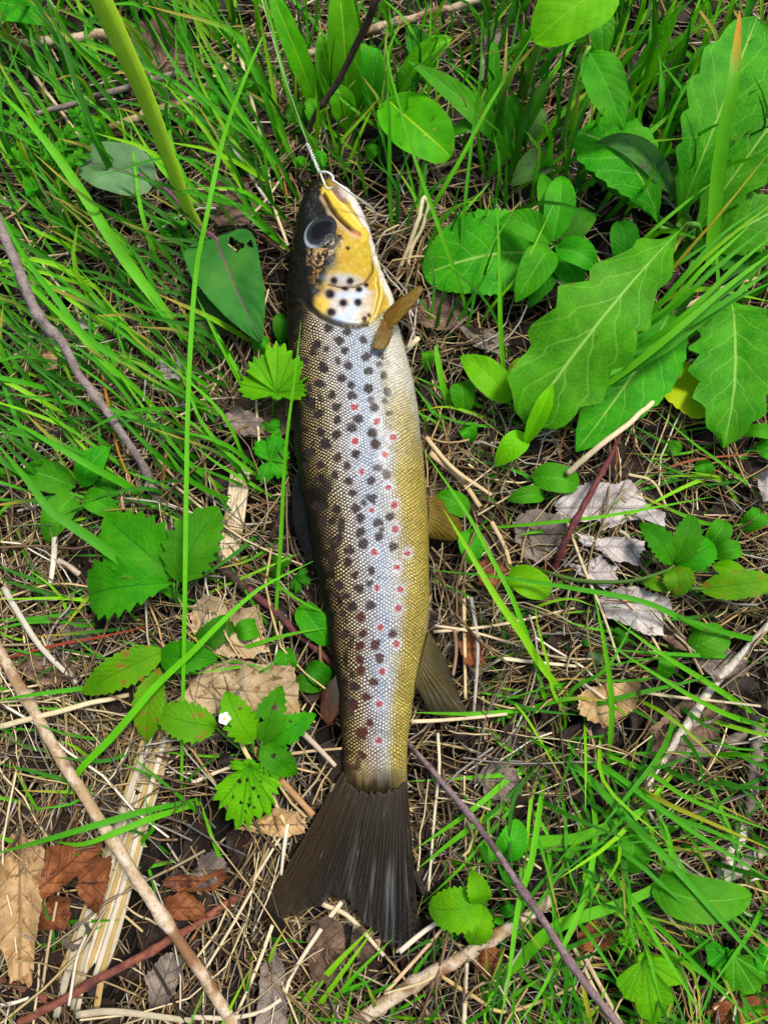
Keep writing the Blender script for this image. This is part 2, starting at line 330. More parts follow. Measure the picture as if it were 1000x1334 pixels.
# --- flank pigment: centre and rim of the scales
Cc = np.zeros((len(px), 3)); sw = s+(nz-.45)*.09+(fbm(px*.022+9, py*.022, 3, 15)-.45)*.16*sst(s, .25, .6)
def ramp(stops):
    xs = [q[0] for q in stops]; return np.stack([np.interp(sw, xs, [q[1][k] for q in stops]) for k in range(3)], -1)
front = ramp([(0, (.008, .007, .005)), (.05, (.02, .016, .009)), (.09, (.46, .32, .11)), (.19, (.76, .58, .27)), (.32, (.80, .72, .52)), (.43, (.60, .61, .60)), (.55, (.42, .51, .62)), (.68, (.50, .56, .62)), (.80, (.56, .54, .42)), (.92, (.50, .46, .28)), (1, (.62, .60, .54))])
back = ramp([(0, (.008, .007, .004)), (.06, (.02, .015, .007)), (.12, (.54, .36, .10)), (.25, (.78, .62, .31)), (.40, (.60, .58, .54)), (.54, (.46, .51, .60)), (.66, (.52, .52, .47)), (.80, (.52, .43, .13)), (.92, (.54, .43, .09)), (1, (.52, .45, .18))])
k = sst(py, 470, 640); Cc = front*(1-k)[:, None]+back*k[:, None]
tailg = sst(py, 900, 1010)*(1-sst(s, .45, .75)); Cc = mixc(Cc, tailg*.7, (.55, .36, .10))
Ce = ramp([(0, (.005, .005, .004)), (.10, (.008, .006, .004)), (.26, (.018, .013, .009)), (.40, (.11, .10, .095)), (.55, (.20, .235, .28)), (.70, (.26, .27, .27)), (.80, (.26, .23, .12)), (.92, (.24, .20, .07)), (1, (.40, .37, .30))])
Ce = mixc(Ce, sst(py, 500, 650)*sst(s, .66, .82), (.20, .15, .015))
Ce = mixc(Ce, sst(py, 860, 960)*.6*(1-sst(s, .5, .8)), (.06, .035, .015))
blk = (1-sst(s, .07, .24))*sst(nzl+.15*np.sin(py*.05), .30, .55); Cc = mixc(Cc, blk*.92, (.008, .006, .004))
patch = sst(vnoise(px*.12+3, py*.10, 21), .62, .80)*(1-sst(s, .20, .36)); Cc = mixc(Cc, patch*.9, (.008, .006, .004))
def conv(l, x0, y0, k): return [(x0+a*k, y0+b*k) for a, b in l]
D1 = conv([(325,760),(405,775),(370,812),(280,830),(475,810),(395,855),(490,880),(410,922),(305,930),(500,945),(385,975),(285,1000),(425,1005),(500,1022),(580,1035),(345,1048),(430,1050),(290,1130),(525,1105),(365,1100),(365,1160),(455,1152),(290,1210),(425,1192),(515,1215),(360,1220),(315,1262),(525,1262),(445,1305),(245,1295),(250,1080)], 330, 200, .3)
D1s = conv([(555,880),(545,915),(595,915),(565,970),(570,1075),(510,1072),(590,1128)], 330, 200, .3)
D2 = conv([(315,65),(515,15),(530,62),(365,122),(445,105),(405,155),(290,152),(230,160),(355,195),(510,222),(410,220),(575,192),(430,275),(515,297),(320,255),(265,330),(360,345),(440,340),(465,385),(595,375),(540,405),(380,405),(465,445),(545,465),(300,400),(370,470),(605,510),(475,495),(350,550),(420,520),(410,575),(440,630),(510,612),(370,670),(460,688),(510,762),(430,765),(400,720),(400,885),(430,1190),(440,1115)], 330, 560, .3)
D3 = conv([(465,815),(475,885),(530,930),(460,940),(460,998),(550,992),(520,1095),(465,1045),(490,1160),(505,1272),(470,1310),(605,885)], 330, 560, .3)+conv([(490,275),(490,355),(460,170)], 300, 860, .35)
RED = conv([(440,1103),(535,1165),(442,1248),(603,1232),(570,1310)], 330, 200, .3)+conv([(440,48),(470,180),(585,250),(512,350),(612,325),(615,432),(525,530),(670,535),(622,595),(537,685),(637,690),(628,772),(550,857),(620,930),(557,1050),(547,1192)], 330, 560, .3)+conv([(552,300)], 300, 860, .35)
for (x, y) in RED: h_ = (1-sst(np.hypot(px-x, (py-y)*.9)/(9+8*(nzf-.45)), .4, 1.35))*.7; Cc = mixc(Cc, h_, (.62, .65, .70)); Ce = mixc(Ce, h_, (.40, .44, .52))
jit = (nzf-.4)*3
def spots(L, r, c, e, k=1.0):
    global Cc, Ce
    for (x, y) in L:
        a = np.arctan2(py-y, px-x); wob = 1+.30*(vnoise(a*1.3+x, a*0+y, 5)-.5)*2+.25*(nzf-.45)*2; d = np.hypot((px-x)/(r*random.uniform(.85, 1.15)), (py-y)/(r*random.uniform(.85, 1.1)))/wob
        b = 1-sst(d, .75, 1.15); Cc = mixc(Cc, b*k, c); Ce = mixc(Ce, b*k*.75, e)
Cc *= .95; Ce *= .80
spots(D1, 6.8, (.004, .003, .003), (.045, .032, .032)); spots(D1s, 4.8, (.012, .008, .007), (.07, .05, .045), .9)
spots([(398, 470), (402, 505), (412, 540), (404, 590), (425, 455), (440, 470), (413, 625), (420, 660), (432, 705), (444, 690), (428, 740), (437, 775), (446, 800), (478, 505), (500, 488), (489, 530), (474, 655), (492, 610), (482, 760), (497, 690)], 5.2, (.004, .003, .003), (.045, .032, .032), .95)
spots(D2, 6.8, (.006, .003, .003), (.055, .032, .032)); spots(D3, 6.8, (.026, .003, .002), (.09, .028, .02))
spots(RED, 4.8, (.34, .012, .007), (.26, .035, .025))
mo = sst(fbm(px*.05, py*.05, 4, 61), .40, .62); Cc = Cc*(1-.28*mo*sst(s, .6, .8))[:, None]; Cc = mixc(Cc, .35*sst(fbm(px*.08+40, py*.06, 3, 63), .5, .7)*sst(s, .62, .8), (.30, .27, .14))
belly = sst(px, 498, 512)*(1-sst(py, 470, 540)); Cc = mixc(Cc, belly*.75, (.62, .60, .55)); Ce = mixc(Ce, belly*.75, (.50, .47, .40))
ped = sst(py+(fbm(px*.25, py*.05, 3, 81)-.45)*34-8*np.cos((s-.5)*6), 996, 1034); Cc = mixc(Cc, ped*.6, (.15, .10, .03)); Ce = mixc(Ce, ped*.7, (.05, .036, .014)); yl = ped*sst(s, .70, .9)*(1-sst(py, 1020, 1046)); Cc = mixc(Cc, yl*.8, (.36, .31, .10)); Ce = mixc(Ce, yl*.8, (.28, .23, .07)); fz = sst(py+(fbm(px*.4, py*.04, 2, 83)-.45)*30, 980, 1026)*(1-.4*yl); Cc = mixc(Cc, fz, (.024, .017, .006)); Ce = mixc(Ce, fz, (.018, .013, .005))
# --- head pigment
H = np.zeros_like(Cc)+np.array((.004, .004, .0035))
m_ = sst(px-(np.interp(py, [240, 300, 340, 400], [404, 398, 398, 402])+(nz-.5)*16), 0, 14); H = mixc(H, m_, (.012, .010, .007)); fl_ = sst(fbm(px*.22, py*.16, 3, 71), .50, .60)*m_*(1-sst(px, 430, 442))*sst(py, 305, 330); H = mixc(H, fl_*.6, (.22, .14, .04)); fl_ = sst(fbm(px*.18+30, py*.15, 3, 73), .54, .64)*m_*(1-sst(px, 430, 442)); H = mixc(H, fl_*.5, (.09, .105, .125))
m_ = sst(px-(np.interp(py, [240, 275, 310, 345, 380, 420], [424, 428, 440, 428, 414, 412])+(nz-.5)*12), 0, 11); H = mixc(H, m_, (.36, .255, .018)); H = mixc(H, m_*sst(fbm(px*.06, py*.06, 3, 75), .42, .66)*.7, (.34, .19, .018))
H = mixc(H, sst(nzf, .45, .62)*.5*sst(px, 405, 430), (.52, .37, .07)); H = mixc(H, sst(fbm(px*.5, py*.5, 2, 79), .60, .70)*.45*sst(px, 405, 430), (.10, .06, .012))
H = mixc(H, blob(416, 335, 15, 13, 0, .6)*sst(nzf, .36, .55)*.8, (.46, .30, .12)); H = mixc(H, blob(412, 350, 7, 12, 0, .5)*sst(nzf, .45, .6)*.8, (.38, .15, .04))
H = mixc(H, blob(437, 318, 9, 13, 20, .7)*(.15+.8*sst(nzf, .38, .58))*.7, (.50, .42, .34))
H = mixc(H, blob(409, 268, 9, 15, 15, .7)*(.2+.9*sst(nzf, .4, .6))*.7, (.05, .055, .06))
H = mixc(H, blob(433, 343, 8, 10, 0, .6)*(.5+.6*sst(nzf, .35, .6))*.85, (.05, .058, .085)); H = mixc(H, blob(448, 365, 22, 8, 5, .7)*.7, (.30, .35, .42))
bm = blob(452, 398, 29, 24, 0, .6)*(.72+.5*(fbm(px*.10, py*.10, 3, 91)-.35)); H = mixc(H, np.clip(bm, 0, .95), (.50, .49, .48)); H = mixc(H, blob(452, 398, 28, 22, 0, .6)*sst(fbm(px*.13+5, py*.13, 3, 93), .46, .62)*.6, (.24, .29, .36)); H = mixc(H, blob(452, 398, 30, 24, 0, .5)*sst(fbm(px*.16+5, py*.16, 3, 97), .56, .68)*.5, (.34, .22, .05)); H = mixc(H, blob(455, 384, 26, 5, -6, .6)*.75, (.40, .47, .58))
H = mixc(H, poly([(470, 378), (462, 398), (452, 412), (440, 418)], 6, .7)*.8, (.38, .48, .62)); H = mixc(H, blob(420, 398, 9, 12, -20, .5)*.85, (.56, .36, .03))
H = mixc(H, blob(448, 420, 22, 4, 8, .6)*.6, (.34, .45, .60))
H = mixc(H, poly([(428, 371), (445, 374), (462, 373), (476, 367), (485, 355), (487, 335)], 1.5, .5)*.85, (.05, .035, .012))
for a in range(4): H = mixc(H, poly([(489+a*3.4, 362), (490+a*3.2, 385), (485+a*2.6, 408), (474+a*3, 423)], 1.0, .6)*.75, (.22, .13, .012) if a % 2 else (.62, .50, .10))
edge = sst(s, .90, .965); H = mixc(H, edge*.95, (.58, .55, .48))
lj = sst(px-np.interp(py, [233, 250, 270, 300, 330], [436, 447, 456, 474, 488]), 0, 5)*(1-sst(py, 322, 345)); H = mixc(H, lj, (.56, .53, .49))
H = mixc(H, blob(441, 250, 7, 15, -32, .4)*.9, (.17, .10, .10)); H = mixc(H, blob(449, 248, 4, 10, -35, .5)*.7, (.52, .46, .42))
H = mixc(H, poly([(425, 249), (440, 268), (456, 287), (474, 308)], 7, .35), (.55, .38, .035)); H = mixc(H, poly([(433, 252), (452, 274), (470, 296)], 2.2, .6)*.8, (.66, .52, .16))
H = mixc(H, poly([(419, 258), (430, 278), (446, 297), (462, 309)], 2.8, .7)*.6, (.42, .31, .19))
H = mixc(H, poly([(422, 254), (431, 271), (446, 289), (460, 301), (468, 306)], 2.0, .6), (.06, .028, .010))
H = mixc(H, blob(464, 306, 9, 4, 35, .6)*.7, (.50, .22, .10))
for x, y, r_ in ((435, 366, 4.6), (456, 367, 4.4), (467.5, 377, 4.2), (430, 384, 6), (447, 396.5, 5), (466, 395, 5), (432, 409, 5), (477, 371, 2.8), (453, 323, 2.4), (442, 307, 2.0), (449, 376, 5), (474, 417, 3), (480, 412, 2.4)):
    H = mixc(H, blob(x, y, r_*1.5, None, 0, .5)*.35, (.18, .08, .05)); H = mixc(H, blob(x, y, r_*1.05, r_*(.6 if y == 376 else random.uniform(.85, 1.15)), random.uniform(0, 90), .45), (.008, .006, .007))
gs = poly([(395, 392), (404, 402), (416, 412), (432, 420), (450, 425.5), (466, 426.5), (478, 423)], 3.6, .5)
tl = sst(py, 233, 243)
Cc = mixc(Cc, head, H); Ce = mixc(Ce, head, H)
Cc = mixc(Cc, gs*.93, (.016, .012, .008)); Ce = mixc(Ce, gs*.93, (.016, .012, .008))
nape = blob(392, 405, 12, 26, 25, .5)*.8; Cc = mixc(Cc, nape, (.010, .009, .007)); Ce = mixc(Ce, nape, (.006, .005, .004))
scl = (1-head)*(1-gs)*(1-fz)
# --- relief of the head
Nrm = np.cross(np.gradient(V, axis=1), np.gradient(V, axis=0)); Nrm /= np.linalg.norm(Nrm, axis=2)[..., None]+1e-12
if Nrm[300, 95, 2] < 0: Nrm = -Nrm
gd = gill-py
disp = .0011*sst(gd, -3, 1)*(1-sst(gd, 10, 60))*top
disp += -.0010*poly([(428, 371), (445, 374), (462, 373), (476, 367), (485, 355), (487, 335)], 2.5, .8)*.7
disp += .0009*poly([(425, 249), (440, 268), (456, 287), (474, 308)], 7, .5)-.0013*poly([(422, 254), (431, 271), (446, 289), (460, 301), (468, 306)], 2.2, .6)-.0022*blob(441, 248, 7, 15, -32, .6)
disp += -.0012*blob(416, 301, 23, 27, -20, .35)+.0006*blob(398, 300, 6, 20, 10, .6)-.0008*gs
for a in range(4): disp += -.0005*poly([(489+a*3.4, 362), (490+a*3.2, 385), (485+a*2.6, 408), (474+a*3, 423)], 1.4, .7)
disp += (nzl-.45)*.0012*(1-head)+(fbm(px*.10, py*.10, 4, 31)-.4)*.0016*head
Vb = V.reshape(-1, 3)+Nrm.reshape(-1, 3)*(disp*top)[:, None]
m, t = mat('trout_skin'); g = NT(t); uvn = g.attr('uvp').outputs['Vector']
wn = g.new('TexNoise', pos(g), None, 60.0, 2.0); wq = g.vm('MULTIPLY', g.vm('SUBTRACT', wn.outputs['Color'], (.5, .5, .5)), (.0045, .0045, 0.0))
wn2 = g.new('TexNoise', pos(g), None, 420.0, 1.0); wq = g.vm('ADD', wq, g.vm('MULTIPLY', g.vm('SUBTRACT', wn2.outputs['Color'], (.5, .5, .5)), (.0007, .0007, 0.0)))
q = g.vm('MULTIPLY', g.vm('ADD', uvn, wq), (1/.00158, 1/.00158/1.55, 0.0))
def cell(off):
    f = g.vm('SUBTRACT', g.vm('FRACTION', g.vm('ADD', q, (off+100., off+100., 0.))), (.5, .5, 0.)); return g.vm('LENGTH', g.vm('MULTIPLY', f, (1., 1.55, 0.)))
dd = g.math('MINIMUM', cell(0.), cell(.5))
sc = g.sep(uvn)[2]
lo = g.math('MULTIPLY', g.attr('Ce').outputs['Alpha'], .4); rim = g.math('MULTIPLY', g.math('SMOOTH_MIN', g.math('MAXIMUM', g.math('DIVIDE', g.math('SUBTRACT', dd, lo), .20), 0.0), 1.0, .1), sc)
cr = g.mix(rim, g.attr('Cc').outputs['Color'], g.attr('Ce').outputs['Color'])
spk = g.noise(q, 1.15, 2, .8); cr = g.mix(g.math('MULTIPLY', g.ss(spk, .38, .60, .5, 0), sc), cr, g.mix(.6, cr, (.01, .008, .006)))
pn = g.noise(pos(g), 700, 2); cr = g.mix(g.ss(pn, .3, .8, 0, .22), cr, (.02, .018, .012))
hgt = g.math('ADD', g.math('MULTIPLY', g.math('MULTIPLY', g.ss(dd, .1, .5, 1, 0), sc), 1.0), g.math('MULTIPLY', pn, .12))
nb = g.bump(hgt, .55, .00035)
g.out(g.pbr(Base_Color=cr, Roughness=g.math('ADD', .28, g.math('MULTIPLY', pn, .16)), Metallic=g.math('MULTIPLY', sc, .12), Normal=nb, Specular_IOR_Level=g.math('ADD', .06, g.math('MULTIPLY', g.sep(cr)[1], .6)), Coat_Weight=.04, Coat_Roughness=.2)); SKIN = m
trout = thing('trout', at(470, 640, 0), 'brown spotted trout with golden belly lying on its side in the grass', 'fish')
U = np.stack([np.broadcast_to(LEN[:, None], PX.shape).ravel(), AR.ravel(), scl], -1)
nF = gridfaces(len(ys), NV, 0, True).tolist(); nF.append(list(range(NV))); nF.append(list(range((len(ys)-1)*NV, len(ys)*NV))[::-1])
th_ = np.interp(sw, [0, .12, .30, .45, .6, 1], [.12, .27, .42, .50, .52, .48]); mk('body', Vb, nF, SKIN, trout, U, {'Cc': Cc, 'Ce': np.c_[Ce, th_]})
def surf(x, y):                                   # point of the flank above a photo pixel
    d_ = np.hypot(PX[:, :nt_]-x, PY[:, :nt_]-y); i, j = np.unravel_index(int(np.argmin(d_)), d_.shape); return Vb.reshape(len(ys), NV, 3)[i, j], Nrm[i, j]
# eye
m, t = mat('eye'); g = NT(t); g.out(g.pbr(Base_Color=g.attr('Col').outputs['Color'], Roughness=.25, Specular_IOR_Level=.10, Coat_Weight=.10, Coat_Roughness=.03, Normal=g.bump(g.noise(pos(g), 450, 3), .6, .0012))); EYE = m
ec, en = surf(416, 301); en = unit(en); ex = unit(np.cross(np.array([0, 1., .15]), en)); ey = np.cross(en, ex)
def dome(cx, cy, rx, ry, hgt, lift, colf, rot=0, on=None):
    nr, na = 18, 48; r = np.linspace(0, 1, nr)[:, None]; a = np.linspace(0, 2*np.pi, na, endpoint=False)[None]
    k = px2m(1, ec); x0 = r*np.cos(a)*rx*k; y0 = r*np.sin(a)*ry*k; c_, s_ = math.cos(R(rot)), math.sin(R(rot))
    x = cx*k+x0*c_-y0*s_; y = -cy*k+x0*s_+y0*c_
    z = (1-r**2)**.8*hgt+lift+0*a
    if on: dx_, dy_ = x/k, y/k; xr, yr = dx_*c_+dy_*s_, -dx_*s_+dy_*c_; z = (1-np.clip(np.hypot(xr/on[0], yr/on[1]), 0, 1)**2)**.8*on[2]+on[3]+.00006*(1-r**6)+0*a
    P = ec+ex*x[..., None]+ey*y[..., None]+en*z[..., None]; C = colf(np.broadcast_to(r, x.shape), np.broadcast_to(a, x.shape), (x0/k)/rx, (y0/k)/ry)
    return P.reshape(-1, 3), gridfaces(nr, na, 0, True), C.reshape(-1, 3)
def iris(r, a, x, y):
    c = np.zeros(r.shape+(3,))+np.array((.018, .020, .025)); rimm = sst(r, .76, .90)*(1-sst(r, .93, 1.0))*sst(-x*.8-y*.6, -.2, .8)*.85
    c = c*(1-rimm[..., None])+np.array((.30, .36, .41))*rimm[..., None]; mot = fbm(x*5+9, y*5, 3, 4); return c*(.55+.9*mot)[..., None]
def pup(r, a, x, y):
    f = sst(r, .72, 1.0)[..., None]; return (np.array((.003, .003, .004))*(1-f)+np.array((.014, .016, .020))*f)*(.5+1.2*fbm(x*7+3, y*7, 2, 6))[..., None]
P_, F_, C_ = dome(0, -1, 21, 30, .0022, -.0004, iris, -15); eye = mk('eye', P_, F_, EYE, trout, None, C_)
P_, F_, C_ = dome(2.5, -2.5, 15.5, 23, 0, 0, pup, -15, (21, 30, .0022, -.0004)); mk('pupil', P_, F_, EYE, eye, None, C_)
# fins
m, t = mat('fin'); g = NT(t); ca = g.attr('Col').outputs['Color']; u, v, al = g.sep(g.attr('uvp').outputs['Vector'])
st = g.noise(g.new('CombineXYZ', g.math('MULTIPLY', u, 2.0), g.math('MULTIPLY', v, 30.0), 0.0).outputs[0], 2.2, 3)
cf = g.mix(g.ss(st, .35, .65), g.mix(.55, ca, (.008, .007, .005)), ca); cf = g.mix(g.ss(st, .64, .76, 0, .5), cf, g.mix(.5, ca, (.45, .47, .48)))
fb = g.pbr(Base_Color=cf, Roughness=.45, Normal=g.bump(st, .6, .0005), Specular_IOR_Level=.2)
tr = g.new('BsdfTranslucent', cf); a1 = g.new('MixShader', .25, fb, tr.outputs[0]); tp = g.new('BsdfTransparent', (1, 1, 1)); g.out(g.new('MixShader', al, a1.outputs[0], tp.outputs[0]).outputs[0]); FIN = m
def fin(name, base, tips, cb, ct, rays=16, ragged=.03, arch=.0, nu=26, alpha=.12, stripe=None, seed=1, jag=0.0):
    B = spline([at(*p) for p in base], 140); T_ = spline([at(*p) for p in tips], 140); n = 140; vv = np.linspace(0, 1, n)
    B[:, 1] += jag*(fbm(vv*rays*.9, vv*0+seed, 3, seed+9)-.45)*np.sin(vv*np.pi)**.5*2
    rag = 1+ragged*(fbm(vv*rays*1.3, vv*0+seed, 3, seed)-.5)*2; u = np.linspace(0, 1, nu)
    P = B[None]*(1-(u[:, None]*rag[None]))[..., None]+T_[None]*(u[:, None]*rag[None])[..., None]
    P[..., 2] += (np.sin(vv*rays*6.283)[None]*.00022*np.sin(u*np.pi*.9+.2)[:, None])+(arch*4*u*(1-u))[:, None]+(fbm(u[:, None]*3, vv[None]*6, 2, seed)-.4)*.002*u[:, None]
    mixk = np.clip(u[:, None]*1.0+(fbm(vv*9, vv*0, 2, seed+3)[None]-.5)*.8, 0, 1)
    C = np.asarray(cb)*(1-mixk[..., None])+np.asarray(ct)*mixk[..., None]
    if stripe: C = stripe(C, u[:, None]+0*vv[None], vv[None]+0*u[:, None])
    U = np.stack([u[:, None]+0*vv[None], vv[None]+0*u[:, None], alpha*(u[:, None]**2)+0*vv[None]], -1)
    o = mk(name, P.reshape(-1, 3), gridfaces(nu, n), FIN, trout, U.reshape(-1, 3), C.reshape(-1, 3))
    sm_ = o.modifiers.new('thickness', 'SOLIDIFY'); sm_.thickness = .0004; return o
def tailcol(C, u, v):
    left = (1-sst(v, .12, .42))[..., None]; C = C*(1-left)+np.array((.030, .016, .003))*left
    b = (sst(fbm(v*34, u*1.6, 2, 44), .46, .62)*sst(v, .3, .45)*(1-sst(v, .9, 1))*sst(u, .2, .45)*.75)[..., None]; return C*(1-b)+np.array((.17, .175, .18))*b
fin('caudal_fin', [(448, 1002, 4.2), (452, 1018, 5.4), (463, 1027, 6), (480, 1031, 6.2), (502, 1031, 6.2), (519, 1026, 5.6), (530, 1010, 4.2)],
    [(337, 1190, 8), (352, 1203, 8), (375, 1196, 7), (408, 1184, 6), (440, 1172, 6), (458, 1182, 6), (475, 1200, 6), (495, 1222, 6), (515, 1238, 6), (534, 1233, 7), (545, 1205, 8)], (.024, .017, .006), (.006, .0055, .005), 34, .07, 0.0, 44, .42, tailcol, 3, jag=.0024)
fin('dorsal_fin', [(394, 612, 21), (399, 640, 20), (405, 670, 19), (411, 700, 18), (416, 735, 17)], [(383, 620, 16), (381, 655, 13), (384, 690, 11), (397, 722, 11), (415, 745, 13)], (.004, .0045, .005), (.016, .019, .023), 14, .06, .001, 20, .03, None, 5)
fin('adipose_fin', [(437, 880, 14), (440, 895, 13), (442, 905, 13)], [(419, 905, 9), (418, 932, 8), (428, 943, 8), (441, 928, 10)], (.05, .052, .04), (.16, .055, .025), 2, .02, .001, 18, .15, None, 7)
fin('anal_fin', [(558, 822, 16), (551, 845, 15), (545, 868, 14), (540, 890, 13)], [(580, 858, 10), (596, 900, 8), (608, 931, 8), (590, 932, 8), (562, 929, 8), (546, 905, 10)], (.10, .075, .018), (.045, .043, .028), 15, .03, .001, 24, .12, None, 9)
fin('pelvic_fin', [(557, 648, 18), (558, 665, 17), (557, 690, 16)], [(575, 650, 12), (596, 672, 9), (603, 690, 8), (597, 704, 8), (575, 704, 9), (560, 702, 11)], (.20, .135, .012), (.14, .095, .010), 11, .03, .0015, 22, .08, None, 11)
fin('pectoral_fin', [(499, 410, 35), (500, 420, 37), (503, 432, 37)], [(526, 385, 42), (546, 373, 44), (550, 379, 44), (538, 398, 42), (516, 424, 38)], (.26, .13, .012), (.24, .15, .020), 7, .02, .002, 24, .08, None, 13)
fin('pectoral_fin', [(500, 416, 38), (506, 422, 37), (511, 420, 35)], [(488, 438, 40), (486, 454, 39), (500, 455, 38), (511, 436, 36)], (.20, .11, .018), (.24, .16, .035), 6, .03, .0012, 20, .08, None, 15)

# the fishing line and the hook
m, t = mat('line'); g = NT(t); g.out(g.pbr(Base_Color=(.50, .53, .48), Roughness=.3, Specular_IOR_Level=.4)); LINE = m
m, t = mat('line_thin'); g = NT(t); g.out(g.pbr(Base_Color=(.42, .46, .38), Roughness=.4)); LINE2 = m
m, t = mat('wire'); g = NT(t); g.out(g.pbr(Base_Color=(.62, .63, .52), Roughness=.32, Metallic=.7)); WIRE = m
fl = thing('fishing_line', at(402, 190, 34), 'thin pale fishing line with twisted knot running from the hook into the grass', 'fishing line')
LP = spline([at(*p) for p in ((401, 188, 36), (385, 142, 44), (370, 98, 52), (352, 40, 60), (342, 2, 64), (325, -60, 40), (318, -90, 0))], 60)
V_, F_, U_ = tube(LP, .00014, 6); mk('line', V_, F_, LINE2, fl, U_)
KP = spline([at(*p) for p in ((400, 187, 36), (405, 198, 35), (411, 212, 35), (416, 224, 36))], 70)
T_, N_, B_ = frames(KP)
for ph0 in (0, np.pi):
    a = np.linspace(0, 6*2*np.pi, 70)+ph0; r_ = .00075*(.5+.5*np.abs(np.sin(np.linspace(0, 3.1*np.pi, 70)+.5)))
    V_, F_, U_ = tube(KP+N_*(r_*np.cos(a))[:, None]+B_*(r_*np.sin(a))[:, None], .00038, 6); mk('knot', V_, F_, LINE, fl, U_)
hk = thing('fish_hook', at(425, 237, 36), 'pale metal fish hook with round eye caught in the trout mouth', 'hook')
E_ = spline([at(*p) for p in ((434, 237, 37), (433, 230, 37.5), (427, 225, 38), (420, 224, 38), (416, 225, 37.5))], 26); V_, F_, U_ = tube(E_, .0007, 8); mk('eye_loop', V_, F_, WIRE, hk, U_)
E_ = spline([at(*p) for p in ((417, 225, 37.5), (421, 236, 37), (425, 245, 35.5), (428, 246, 35), (434, 243, 34))], 26); V_, F_, U_ = tube(E_, .0006, 8); mk('clasp', V_, F_, WIRE, hk, U_)
E_ = spline([at(*p) for p in ((431, 233, 37), (445, 243, 36), (460, 254, 33), (474, 263, 28), (486, 273, 22), (490, 284, 16), (482, 292, 12))], 40); V_, F_, U_ = tube(E_, .0006, 8); mk('shank', V_, F_, WIRE, hk, U_)

TY, TL, TR = [1000, 1062, 1110, 1155, 1190, 1206, 1240], [447, 410, 385, 357, 338, 420, 510], [531, 538, 541, 543, 545, 546, 540]
def in_fish(p, mrg=3):                            # does a point lie inside the trout's body or fins (with margin)
    if p[2] > .05: return False
    x, y = proj(p)
    if not 215 < y < 1242: return False
    if math.hypot(x-572, (y-882)*.7) < 34 or math.hypot(x-578, y-680) < 26 or math.hypot(x-395, (y-680)*.35) < 16: return True
    if y > 1000: l, r = np.interp(y, TY, TL), np.interp(y, TY, TR)
    else: l, r = outl(max(y, 236))
    return l-mrg < x < r+mrg

# ------------------------------------------------------------------ builders for plants, twigs, leaves
GC = [(.10, .42, .003), (.055, .32, .003), (.024, .16, .003), (.19, .48, .005), (.036, .23, .003)]
def blade_geo(P3, wm, n=18, taper=1.2, root_w=.55, twist=0.0, vfold=.35, blunt=False):
    C = spline(P3, n); T, _, _ = frames(C); t_ = np.linspace(0, 1, n)
    v = np.array([0, 0, 1.]); view = unit(CAM-C[n//2]); ref = unit(v*.5+view*.7)
    Sd = np.cross(T, ref); Sd /= np.linalg.norm(Sd, axis=1)[:, None]+1e-9; N = np.cross(Sd, T)
    if twist:
        a = (twist*(t_-.5))[:, None]; Sd, N = Sd*np.cos(a)+N*np.sin(a), N*np.cos(a)-Sd*np.sin(a)
    wd = wm*.5*(root_w+(1-root_w)*np.clip(t_/.35, 0, 1))*np.clip((1-t_**3.0 if not blunt else 1-t_**14*.7), 0, 1)**(taper*.7)
    wd = np.maximum(wd, wm*.03)
    V = np.stack([C-Sd*wd[:, None]+N*(wd*vfold)[:, None], C, C+Sd*wd[:, None]+N*(wd*vfold)[:, None]], 1).reshape(-1, 3)
    U = np.stack([np.repeat(t_, 3), np.tile([0, .5, 1], n), np.zeros(3*n)], -1); return V, gridfaces(n, 3), U
def pts_px(L): return [atg(p[0], p[1], p[2]) for p in L]
def blade_obj(name, L, wpx, c, parent=None, tip=None, **k):
    P3 = pts_px(L); wm = px2m(wpx, P3[len(P3)//2]); V, F, U = blade_geo(P3, wm, **k)
    c = np.asarray(GC[c] if isinstance(c, int) else c)*random.uniform(.88, 1.12); t_ = U[:, 0:1]; C = np.tile(c, (len(V), 1))
    if tip is not None: k_ = np.clip((t_-.72)/.2, 0, 1); C = C*(1-k_)+np.asarray(tip)*k_
    return mk(name, V, F, GRASS, parent, U, C)
SH = dict(ovate=(.62, .85), lance=(.95, 1.1), obov=(1.25, .60), broad=(.45, .55), round=(.5, .5), cord=(.28, .85), linear=(.35, .45), spat=(1.9, .55))
def shape(t_, kind):
    a, b = SH[kind]; tm = a/(a+b); return (t_**a)*((1-t_)**b)/((tm**a)*((1-tm)**b))
